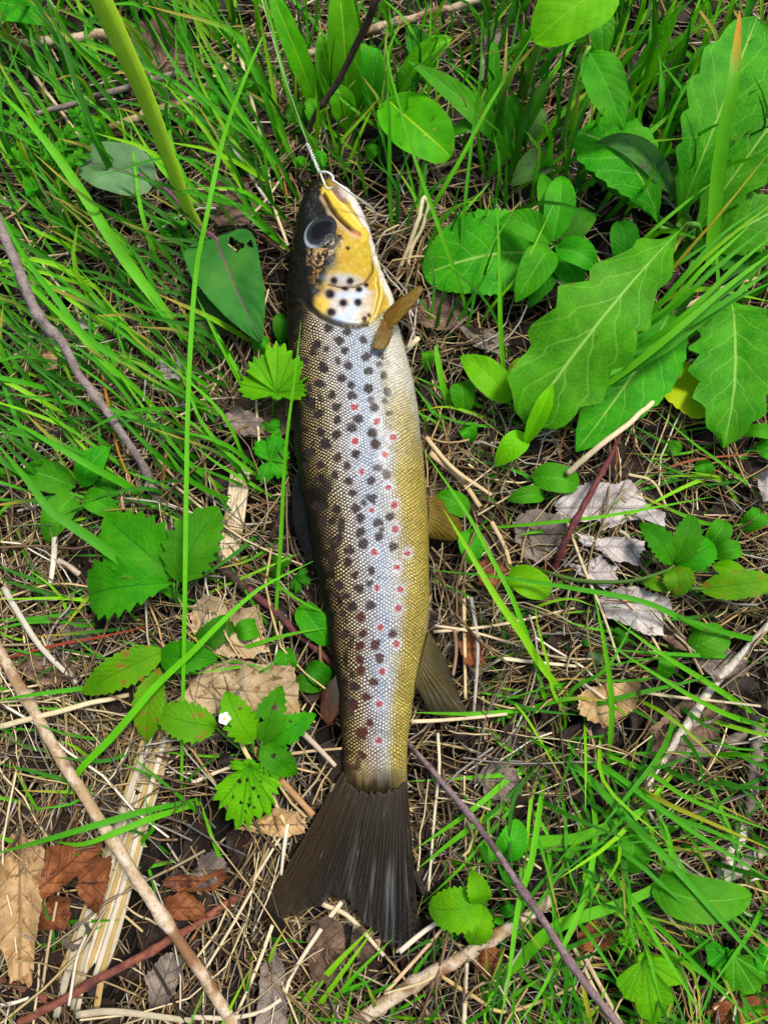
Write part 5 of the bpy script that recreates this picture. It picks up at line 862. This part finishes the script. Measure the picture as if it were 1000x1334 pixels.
# lower right
gD, lD = 'long blades crossing the soil by the forked stick', 'long grass blade crossing dark soil beside the forked stick'
for L, w_, c, zt in (([(1015, 952), (925, 892), (862, 852), (795, 804)], 8, 0, 22), ([(1012, 948), (962, 937), (912, 914), (862, 884), (790, 838)], 7, 0, 20), ([(1015, 858), (875, 852), (790, 846)], 6, 1, 16), ([(1015, 866), (900, 855), (820, 862), (745, 878)], 4, 1, 12), ([(1030, 975), (960, 975), (880, 950)], 3, 1, 10)):
    bl(zz(L, -2, zt, 12), w_, c, gD, lD)
bl(zz([(1035, 832), (940, 826), (900, 812), (837, 784), (750, 767), (660, 753), (556, 742)], -2, 16, 20), 8, 1, None, 'very long blade stretching from the trout belly past the grey leaf', n=36)
bl(zz([(1035, 842), (960, 828), (905, 810), (860, 796)], -2, 22, 14), 8, 1, None, 'doubled grass blade over the pale forked stick top')
bl(zz([(792, 1006), (796, 917), (787, 842), (773, 772)], 0, 40, 10), 8, 0, None, 'upright wide blade in front of the tan crumpled leaf')
bl(zz([(760, 930), (712, 877), (680, 827), (645, 777), (610, 717), (578, 664)], -2, 30, 14), 11, 3, None, 'wide bright blade of the pair leaning on the pelvic fin', n=26)
bl(zz([(718, 945), (700, 875), (685, 827), (665, 775), (640, 727), (607, 667), (550, 584)], -2, 34, 14), 7, 0, None, 'narrow bright blade of the pair leaning on the pelvic fin', n=26)
bl(zz([(702, 924), (650, 928), (606, 930), (536, 928)], 2, 8, 8), 6, 0, None, 'flat blade lying under the anal fin tip')
bl(zz([(600, 691), (700, 682), (790, 672), (928, 647)], 0, 18, 14), 5, 0, None, 'straight thin blade crossing the grey dead leaf')
bl(zz([(640, 794), (600, 772), (560, 752)], -2, 10, 6), 5, 1, None, 'short blade pointing at the trout belly above the anal fin')
bl(zz([(1025, 680), (960, 620), (900, 575), (850, 532)], -2, 16, 10), 4, 0, None, 'thin blade running past the round seedling leaf')
bl(zz([(800, 572), (830, 592), (855, 598), (880, 597)], 2, 8, 4), 4, 0, None, 'small curved blade below the cream straw')
o = thing('grass_tuft', atg(720, 985, -3), 'spreading grass tuft with arching blades right of the tail', 'grass')
for L, w_, c, zt in (([(718, 1018), (625, 1070), (543, 1132)], 9, 0, 14), ([(700, 985), (665, 1012), (612, 1057), (541, 1106)], 8, 0, 14), ([(722, 1000), (650, 1010), (533, 1018)], 6, 0, 10), ([(712, 985), (750, 1000), (825, 1075), (880, 1132), (962, 1225), (1010, 1275)], 11, 1, 44), ([(720, 990), (775, 1107), (825, 1175), (862, 1237), (925, 1340)], 8, 0, 40), ([(745, 1060), (830, 1175), (880, 1230), (925, 1277), (990, 1340)], 8, 1, 42), ([(725, 975), (780, 1000), (862, 1057), (925, 1082), (1012, 1120)], 8, 1, 36), ([(730, 965), (832, 1000), (900, 1042), (1012, 1086)], 7, 0, 36), ([(722, 970), (787, 1000), (845, 1042), (912, 1090), (1012, 1152)], 8, 1, 38),
  ([(730, 975), (827, 1025), (875, 1050), (937, 1077), (1012, 1110)], 7, (.30, .33, .012), 40), ([(740, 985), (765, 1020), (775, 1087), (760, 1170), (725, 1250), (700, 1300), (668, 1340)], 8, 0, 34), ([(712, 1000), (705, 1037), (692, 1120), (675, 1180), (662, 1275), (650, 1340)], 9, 0, 44), ([(706, 1000), (692, 1040), (686, 1100), (682, 1150)], 5, 3, 18), ([(707, 1042), (717, 1137), (722, 1225)], 6, 1, 22), ([(725, 1000), (735, 1060), (740, 1130), (760, 1180)], 5, 1, 20), ([(730, 990), (765, 1060), (790, 1130), (810, 1110)], 6, 2, 20), ([(740, 995), (800, 1050), (840, 1090)], 5, 2, 16), ([(715, 985), (690, 1010), (650, 1050), (600, 1095)], 6, 2, 14), ([(710, 1000), (660, 1060), (600, 1130), (546, 1180)], 5, 0, 12), ([(700, 990), (660, 975), (640, 958)], 5, 0, 10),
  ([(735, 960), (735, 930), (720, 900), (712, 860), (700, 815), (697, 790)], 5, 3, 30), ([(690, 800), (700, 790), (740, 780), (775, 790)], 4, 3, 22), ([(725, 960), (745, 900), (790, 870), (830, 800)], 5, 1, 26)):
    bl(zz(L, -3, zt, 8), w_, c, parent=o, n=26)
bl(zz([(545, 1134), (625, 1112), (700, 1097), (750, 1092), (800, 1072), (850, 1047), (866, 1018)], -2, 18, 8), 16, 0, None, 'broad flat blade crossing behind the grass tuft', n=26)
bl(zz([(612, 1326), (640, 1287), (675, 1252), (725, 1207), (800, 1180), (850, 1157), (872, 1125), (870, 1087), (854, 1056)], -2, 26, 10), 16, 0, None, 'broad twisted blade crossing under the arrow shaped leaf', n=36)
gE, lE = 'bright blades below the tail fin', 'bright grass blade below the tail fin'
for L, w_, c in (([(368, 1342), (425, 1270), (484, 1208)], 9, 3), ([(390, 1345), (440, 1275), (486, 1212)], 7, 3), ([(405, 1345), (457, 1277), (512, 1222)], 6, 0), ([(430, 1252), (470, 1275), (490, 1305)], 4, 1)):
    bl(zz(L, -2, 20, 8), w_, c, gE, lE)
bl(zz([(758, 1280), (764, 1310), (772, 1345)], 26, 10, 4), 7, (.3, .33, .02), None, 'yellow tipped blade beside the purple grey twig')
bl(zz([(620, 1340), (665, 1300), (710, 1270)], -2, 16, 5), 6, 0, None, 'pale green blade under the twig at the barky stick')
gF, lF = 'withered red and orange grass stems', 'thin withered orange red grass stem lying on straw'
for L, w_, c in (([(-10, 862), (75, 840), (140, 828), (205, 813)], 4, (.30, .05, .02)), ([(132, 480), (142, 530), (155, 590), (178, 640)], 4, (.42, .17, .02)), ([(212, 640), (216, 600), (220, 575)], 3, (.42, .17, .02)), ([(345, 120), (356, 150), (366, 195)], 4, (.40, .17, .02)), ([(838, 622), (900, 600), (990, 590)], 3, (.30, .10, .03)), ([(803, 580), (803, 600), (803, 618)], 3, (.30, .08, .03))):
    bl(zz(L, 10, 14, 4), w_, c, gF, lF)

# ------------------------------------------------------------------ uncountable cover: small grass, straw thatch, litter
def rnd_blade(B, rx, ry, ang, Lpx, w_, zt, c, n=9, curve=.25, tip=None):
    r = atg(rx, ry, -2)
    if in_fish(r, 2): return
    tx, ty = rx+Lpx*math.cos(ang), ry+Lpx*math.sin(ang); T = atg(tx, ty, zt); M = (r+T)/2+np.array([0, 0, abs(zt)*.001*curve])+np.array([random.gauss(0, 1), random.gauss(0, 1), 0])*Lpx*.000035
    for f in (.35, .7, 1):
        p = r*(1-f)**2+2*M*f*(1-f)+T*f*f
        if in_fish(p, 1) and p[2] < .045: return
    V, F, U = blade_geo([r, M, T], px2m(w_, r), n=n, twist=random.uniform(-.8, .8)); cc = np.asarray(c)*random.uniform(.75, 1.2); t_ = U[:, 0:1]; C = np.tile(cc, (len(V), 1))
    if random.random() < .22: k_ = np.clip((t_-.6)/.3, 0, 1); C = C*(1-k_)+np.array((.42, .30, .05))*k_
    B.add(V, F, U, C)
B = Bag()
REG = [  # x0,x1,y0,y1,n,angle,spread,L0,L1,w0,w1,lift
 (-60, 390, -30, 330, 280, -128, 17, 90, 270, 2.5, 6, 48), (380, 700, -60, 215, 190, -94, 22, 60, 170, 2, 4.2, 45), (620, 1040, -60, 300, 210, -68, 22, 80, 220, 3, 7.5, 55), (-60, 350, 330, 660, 215, -140, 15, 100, 250, 2.5, 6, 34),
 (-60, 1060, -260, -30, 260, -90, 40, 100, 240, 3, 6, 55), (-60, 380, 640, 900, 55, -160, 30, 60, 160, 2.5, 4.5, 18), (760, 1040, 330, 480, 26, -38, 12, 80, 200, 4, 8, 40), (420, 560, 160, 330, 40, -92, 25, 50, 130, 2, 4, 36), (540, 680, 260, 470, 22, -80, 28, 60, 170, 2.5, 4, 40),
 (640, 1040, 900, 1340, 210, 45, 40, 80, 230, 2.5, 5.5, 28), (540, 740, 560, 940, 55, -140, 40, 50, 110, 2.5, 4, 10), (-60, 300, 900, 1334, 8, -20, 60, 50, 130, 3, 5, 14), (300, 700, 1180, 1400, 34, -50, 30, 50, 130, 3, 5, 16), (740, 1040, 560, 900, 60, 190, 25, 60, 160, 2.5, 4.5, 14),
 (560, 760, 880, 1340, 50, 60, 60, 60, 150, 2.5, 4.5, 16), (-60, 330, 650, 1120, 75, -160, 30, 60, 170, 2.5, 4.5, 18), (380, 640, 1220, 1400, 20, -70, 30, 50, 120, 3, 5, 18),
 (-500, -60, -200, 1400, 160, -120, 40, 100, 240, 3, 6, 40), (1060, 1500, -200, 1400, 160, -60, 40, 100, 240, 3, 6, 40), (0, 1000, 1400, 1700, 60, -60, 60, 80, 200, 3, 6, 30)]
for x0, x1, y0, y1, n, a, sp, L0, L1, w0, w1, lift in REG:
    for i in range(n):
        rnd_blade(B, random.uniform(x0, x1), random.uniform(y0, y1), R(random.gauss(a, sp)), random.uniform(L0, L1), random.uniform(w0, w1)*1.25, lift*random.uniform(.5, 1.25), GC[random.choice((0, 1, 1, 2, 2, 4, 4, 3))])
tag(B.mk('grass', GRASS), 'fine green grass growing up through the straw around the trout', 'grass', kind='stuff')

def dens(x, y):
    d = .75
    for cx, cy, rx, ry, v in ((170, 560, 240, 160, 1.0), (150, 900, 200, 160, 1.0), (650, 560, 110, 110, 1.0), (650, 850, 110, 190, 1.0), (520, 1270, 240, 90, .9), (330, 1080, 110, 120, .8), (560, 300, 90, 120, .9), (320, 690, 70, 130, 1.0),
                              (860, 300, 200, 240, .22), (920, 520, 120, 90, .35), (900, 920, 130, 130, .18), (850, 620, 90, 60, .35), (150, 1210, 150, 110, .22), (930, 1200, 110, 150, .5), (130, 100, 160, 130, .45), (770, 450, 120, 90, .15), (400, 930, 50, 110, .3), (290, 1230, 70, 90, .35), (780, 920, 60, 60, .4)):
        q = ((x-cx)/rx)**2+((y-cy)/ry)**2
        if q < 1: d = d+(v-d)*min(1, (1-q)*2.2)
    return d
SC = [((.50, .37, .17), 8), ((.62, .50, .29), 7), ((.40, .27, .115), 6), ((.36, .32, .27), 4), ((.20, .12, .065), 4), ((.10, .065, .04), 3), ((.66, .60, .46), 3), ((.36, .13, .04), 1)]
SCf = [c for c, k_ in SC for _ in range(k_)]
def straw(B, x, y, L, r, z0, z1, th, bend, col, ns=6, sides=3):
    d = np.array([math.cos(th), math.sin(th), 0]); sd_ = np.array([-d[1], d[0], 0]); t_ = np.linspace(-.5, .5, ns)[:, None]
    P = np.array([x, y, 0])+d*L*t_+sd_*(bend*L*(t_**2*4-.3))+sd_*(vnoise(t_*5+x*900, t_*0+y*900, 3)-.5)*L*.06
    if random.random() < .12: P[ns//2:] += sd_*(np.arange(ns-ns//2)[:, None])*L*.10*random.choice((-1, 1))
    P[:, 2] = gz(P[:, 0], P[:, 1])+z0+(z1-z0)*(t_[:, 0]+.5)
    hit = [in_fish(p, -2) for p in P]
    if any(hit): P[:, 2] = np.where(np.convolve(hit, [1, 1, 1], 'same') > 0, np.minimum(P[:, 2], gz(P[:, 0], P[:, 1])+.0008), P[:, 2])
    V, F, U = tube(P, np.linspace(r*1.1, r*.7, ns), sides, 0, 0, random.choice((1, .5, .4)), False); B.add(V, F, U, np.asarray(col)*random.choice((.28, .42, .6, .85, 1.1)))
B = Bag(); cnt = 0
while cnt < 9500:
    ins = random.random() < .86
    x_, y_ = (random.uniform(-60, 1060), random.uniform(-60, 1400)) if ins else (random.uniform(-500, 1500), random.uniform(-250, 1700))
    p = atg(x_, y_, 0)
    if random.random() > dens(x_, y_)*(.05+2.3*float(vnoise(p[0]*42, p[1]*42, 91))**1.6): continue
    up = random.random()**1.6
    th = vnoise(p[0]*13+7, p[1]*13, 77)*6.283*1.1+random.gauss(0, .75)
    L = random.uniform(.012, .05) if random.random() < .6 else random.uniform(.04, .10); r = random.choice((.0002, .00026, .0003, .00035, .00042, .00055, .0007, .0009)); col = random.choice(SCf)
    zz0 = .001+up*.013; straw(B, p[0], p[1], L, r, zz0+random.uniform(-.003, .003), zz0+random.uniform(-.003, .004), th, random.gauss(0, .10), col); cnt += 1
tag(B.mk('straw_thatch', STRAW), 'tangled dry straw and dead grass covering the soil', 'straw', kind='stuff')

B = Bag()
for i in range(1500):                               # crumbs of rotten leaf on the soil
    x_, y_ = random.uniform(-150, 1150), random.uniform(-120, 1450); p = atg(x_, y_, random.uniform(.5, 6))
    if in_fish(p, 8): continue
    a = random.uniform(0, 6.28); L = random.uniform(.003, .011); W = L*random.uniform(.4, .9); u = np.array([math.cos(a), math.sin(a), random.gauss(0, .3)]); v = np.array([-math.sin(a), math.cos(a), random.gauss(0, .3)])
    na = 9; th = np.linspace(0, 2*np.pi, na, endpoint=False); V = [p]
    for rr in (.55, 1.0):
        k_ = rr*(.75+.5*np.random.RandomState(i).rand(na)); V += [p+u*L*k_[j]*math.cos(th[j])+v*W*k_[j]*math.sin(th[j])+np.array([0, 0, (rr*.0018*math.sin(2*th[j]+i)+rr*rr*.0012)]) for j in range(na)]
    F = [[0, 1+j, 1+(j+1) % na, 0] for j in range(na)]; F = [[0, 1+j, 1+(j+1) % na] for j in range(na)]+[[1+j, 1+na+j, 1+na+(j+1) % na, 1+(j+1) % na] for j in range(na)]
    B.V.append(np.array(V)); B.F.append(F); B.U.append(np.array([(.3, .4, 0)]+[(random.random(), random.random(), 0)]*(2*na))); B.C.append(np.ones((len(V), 3)))
Fs = []; off = 0
for v_, f_ in zip(B.V, B.F): Fs += [[q+off for q in f] for f in f_]; off += len(v_)
tag(mk('leaf_litter', np.vstack(B.V), Fs, LITTER, None, np.vstack(B.U)), 'dark crumbled leaf litter scattered on the soil', 'leaf litter', kind='stuff')

# single straws that stand out
gS = 'pale straws lying on top of the thatch'
for L, w_, c in (([(604, 780), (605, 845), (606, 910)], 5, (.55, .44, .22)), ([(613, 778), (622, 842), (617, 928)], 5, (.36, .33, .29)), ([(592, 820), (594, 850), (590, 880)], 5, (.25, .15, .10)), ([(565, 823), (610, 819), (660, 812), (748, 792)], 4, (.62, .5, .3)), ([(566, 815), (610, 822), (680, 842), (740, 862)], 3.5, (.6, .48, .3)), ([(655, 858), (700, 863), (750, 868)], 5, (.62, .55, .36)), ([(536, 940), (580, 938), (625, 934), (660, 930)], 5, (.6, .5, .3)),
   ([(570, 955), (572, 1000), (566, 1060), (558, 1160)], 4, (.6, .52, .36)), ([(560, 590), (600, 625), (625, 660)], 8, (.46, .34, .17)), ([(555, 570), (590, 610), (640, 645)], 6, (.52, .4, .22)), ([(526, 458), (540, 445), (545, 440)], 9, (.62, .54, .34)), ([(640, 680), (656, 710), (664, 735)], 6, (.5, .38, .2)), ([(595, 1240), (560, 1275), (500, 1295)], 4, (.5, .4, .22)), ([(520, 1240), (550, 1215), (575, 1198)], 7, (.62, .55, .42)), ([(500, 1295), (550, 1240), (584, 1200)], 5, (.5, .36, .2)),
   ([(604, 1334), (606, 1290), (608, 1255)], 6, (.52, .46, .3)), ([(575, 1272), (620, 1300), (660, 1318), (750, 1286)], 5, (.5, .36, .14)), ([(445, 1175), (415, 1215), (380, 1270), (372, 1295)], 6, (.62, .52, .36)), ([(420, 1178), (455, 1195), (500, 1245)], 6, (.55, .44, .28)), ([(355, 1205), (335, 1260), (308, 1322)], 5, (.6, .5, .32)), ([(328, 1160), (300, 1210), (268, 1262)], 4, (.58, .48, .3)), ([(375, 1070), (370, 1105), (366, 1140)], 5, (.62, .56, .44)), ([(330, 1148), (350, 1115), (366, 1090)], 4, (.55, .46, .3)),
   ([(305, 945), (320, 980), (350, 1030), (372, 1075)], 6, (.56, .44, .2)), ([(330, 975), (360, 1010), (408, 1062)], 10, (.36, .2, .09)), ([(250, 1020), (285, 1005), (305, 998)], 5, (.6, .5, .34)), ([(395, 955), (415, 975), (437, 998)], 7, (.45, .36, .26)), ([(378, 982), (410, 978), (445, 975)], 4, (.45, .32, .18)), ([(5, 765), (25, 800), (55, 845), (100, 890)], 8, (.46, .42, .34)), ([(72, 700), (70, 730), (66, 760)], 8, (.64, .58, .44)), ([(75, 730), (90, 738), (104, 748)], 8, (.46, .38, .28)), ([(20, 55), (50, 105), (80, 145), (108, 185)], 5, (.56, .44, .26)),
   ([(302, 190), (318, 215), (340, 250), (352, 265)], 5, (.55, .5, .42)), ([(308, 45), (315, 80), (325, 120), (345, 200), (355, 262), (375, 320)], 5, (.55, .46, .26)), ([(318, 290), (345, 262), (368, 230)], 4, (.5, .42, .26)), ([(770, 340), (830, 400), (860, 445)], 4, (.5, .42, .26)), ([(795, 532), (830, 512), (855, 498), (902, 468)], 4, (.58, .48, .26)), ([(822, 450), (850, 425), (900, 395), (940, 375), (985, 362)], 6, (.40, .31, .18)), ([(800, 700), (845, 750), (865, 800), (890, 830)], 4, (.46, .36, .2)), ([(838, 902), (880, 908), (920, 912), (990, 920)], 4, (.5, .42, .26)),
   ([(800, 770), (830, 800), (865, 858)], 4, (.55, .42, .28)), ([(752, 885), (780, 905), (812, 928)], 4, (.6, .5, .36)), ([(735, 670), (760, 740), (785, 800), (808, 868)], 4, (.55, .45, .25)), ([(803, 690), (818, 700), (832, 735)], 5, (.46, .4, .26)), ([(818, 618), (850, 628), (870, 665)], 4, (.5, .4, .22)), ([(760, 1245), (790, 1300), (810, 1336)], 6, (.46, .36, .2)), ([(745, 1230), (775, 1290), (800, 1334)], 5, (.5, .4, .24)), ([(960, 1300), (955, 1330)], 5, (.6, .52, .4)), ([(840, 1050), (870, 1100), (895, 1150), (930, 1165)], 4, (.5, .42, .3)), ([(850, 1160), (875, 1200), (892, 1212)], 5, (.52, .44, .28)), ([(0, 1310), (20, 1306), (38, 1300)], 5, (.6, .56, .44)), ([(55, 1290), (64, 1230), (78, 1155)], 4, (.4, .3, .18)), ([(90, 1310), (100, 1250), (112, 1220)], 4, (.55, .5, .4)), ([(250, 1325), (300, 1326), (340, 1318), (366, 1302)], 6, (.58, .5, .36)), ([(100, 1322), (150, 1318), (250, 1330)], 9, (.42, .36, .24))):
    P3 = pts_px([(x, y, 13+2*math.sin(i*1.7+x)) for i, (x, y) in enumerate(L)]); P = spline(P3, 16); rr = px2m(w_, P[8])/2; V, F, U = tube(P, np.linspace(rr*1.1, rr*.8, 16), 7, .08, 1, .6)
    tag(mk('dry_straw', V, F, STRAW, None, U, np.asarray(c)), 'single dry straw lying loose on top of the thatch', 'straw', gS)

# ------------------------------------------------------------------ labels of the loose straws and long blades, by look and neighbour
LM = [(575, 890, 'the anal fin'), (585, 690, 'the pelvic fin'), (530, 400, 'the pectoral fin'), (420, 240, 'the trout snout'), (545, 1180, 'the tail fin edge'), (430, 1190, 'the tail fin notch'), (345, 1150, 'the brown tail lobe'), (625, 1185, 'the three part strawberry like leaf'), (790, 925, 'the tan crumpled leaf'),
  (800, 690, 'the grey dead leaf'), (790, 780, 'the bramble stem'), (910, 612, 'the round seedling leaf'), (900, 470, 'the yellowing leaf'), (760, 450, 'the large toothed leaf'), (610, 520, 'the round dark leaf'), (640, 345, 'the broad oval toothed leaf'), (170, 740, 'the large bramble leaf'), (210, 880, 'the bronze tinged bramble'), (300, 940, 'the white flower'),
  (322, 1040, 'the leaf riddled with holes'), (345, 965, 'the small bramble'), (310, 890, 'the beige dead leaf'), (150, 1130, 'the reed bundle'), (30, 1190, 'the long curled tan leaf'), (250, 1250, 'the thick tan stick'), (60, 950, 'the upper tan stick'), (120, 1275, 'the rust red twig'), (600, 1250, 'the barky stick'), (740, 1250, 'the purple grey twig'), (830, 1290, 'the fan lobed leaf'), (910, 1160, 'the arrow shaped leaf'),
  (920, 920, 'the forked pale stick'), (60, 400, 'the grey twig nodes'), (160, 580, 'the lower grey twig'), (100, 640, 'the four leaved seedling'), (150, 225, 'the silvery oval leaf'), (310, 370, 'the leaf with holes'), (190, 120, 'the thick green stalk'), (60, 200, 'the feathery yarrow'), (355, 500, 'the lobed leaf at the trout shoulder'), (300, 690, 'the dry wood chip'), (400, 130, 'the dark brown bent stem'), (690, 760, 'the bright oval leaf'), (960, 1320, 'the orange brown leaf'), (860, 1060, 'the broad flat blade'), (640, 610, 'the slender lime plant'), (720, 970, 'the spreading grass tuft')]
def near(x, y): return min(LM, key=lambda q: (q[0]-x)**2+(q[1]-y)**2)[2]
used = {}
for o in [q for q in bpy.data.objects if q.get('group')]:
    if o.type != 'MESH': continue
    cs_ = np.array([v.co for v in o.data.vertices])+np.array(o.location); lo, hi = cs_.min(0), cs_.max(0); mid = cs_[len(cs_)//2]; x, y = proj(mid); e0 = proj(cs_[0]); e1 = proj(cs_[-1]); ln = math.hypot(e0[0]-e1[0], e0[1]-e1[1])
    c = np.array(o.data.color_attributes['Col'].data[len(cs_)//2].color[:3]); size = 'long' if ln > 110 else 'short' if ln < 62 else 'middling'
    if o.name.startswith('dry_straw'):
        hue = 'grey' if c[0]-c[2] < .10 else 'brown' if c[0] < .38 else 'cream' if c[2] > .33 else 'tan'; lab = f'{size} {hue} dry straw lying beside {near(x, y)}'
    elif c[0] > c[1]: lab = f'{size} withered orange red grass stem beside {near(x, y)}'
    else: wd_ = np.linalg.norm(cs_[len(cs_)//2//3*3]-cs_[len(cs_)//2//3*3+2]); lab = f"{size} {'slim' if wd_ < .0022 else 'broad'} {'bright' if c[1] > .36 else 'deep' if c[1] < .30 else 'mid'} green grass shoot from {near(*e0)} past {near(x, y)}"
    if lab in used:
        lab2 = lab+' reaching '+near(*e1); lab = lab2 if len(lab2.split()) <= 16 and near(*e1) not in lab else lab
    if len(lab.split()) > 16: lab = lab.split(' past ')[0]+' over straw'
    if lab in used and used[lab] != o['group']: lab = ' '.join(lab.split()[:14])+' crossing twigs'
    used[lab] = o['group']; o['label'] = lab
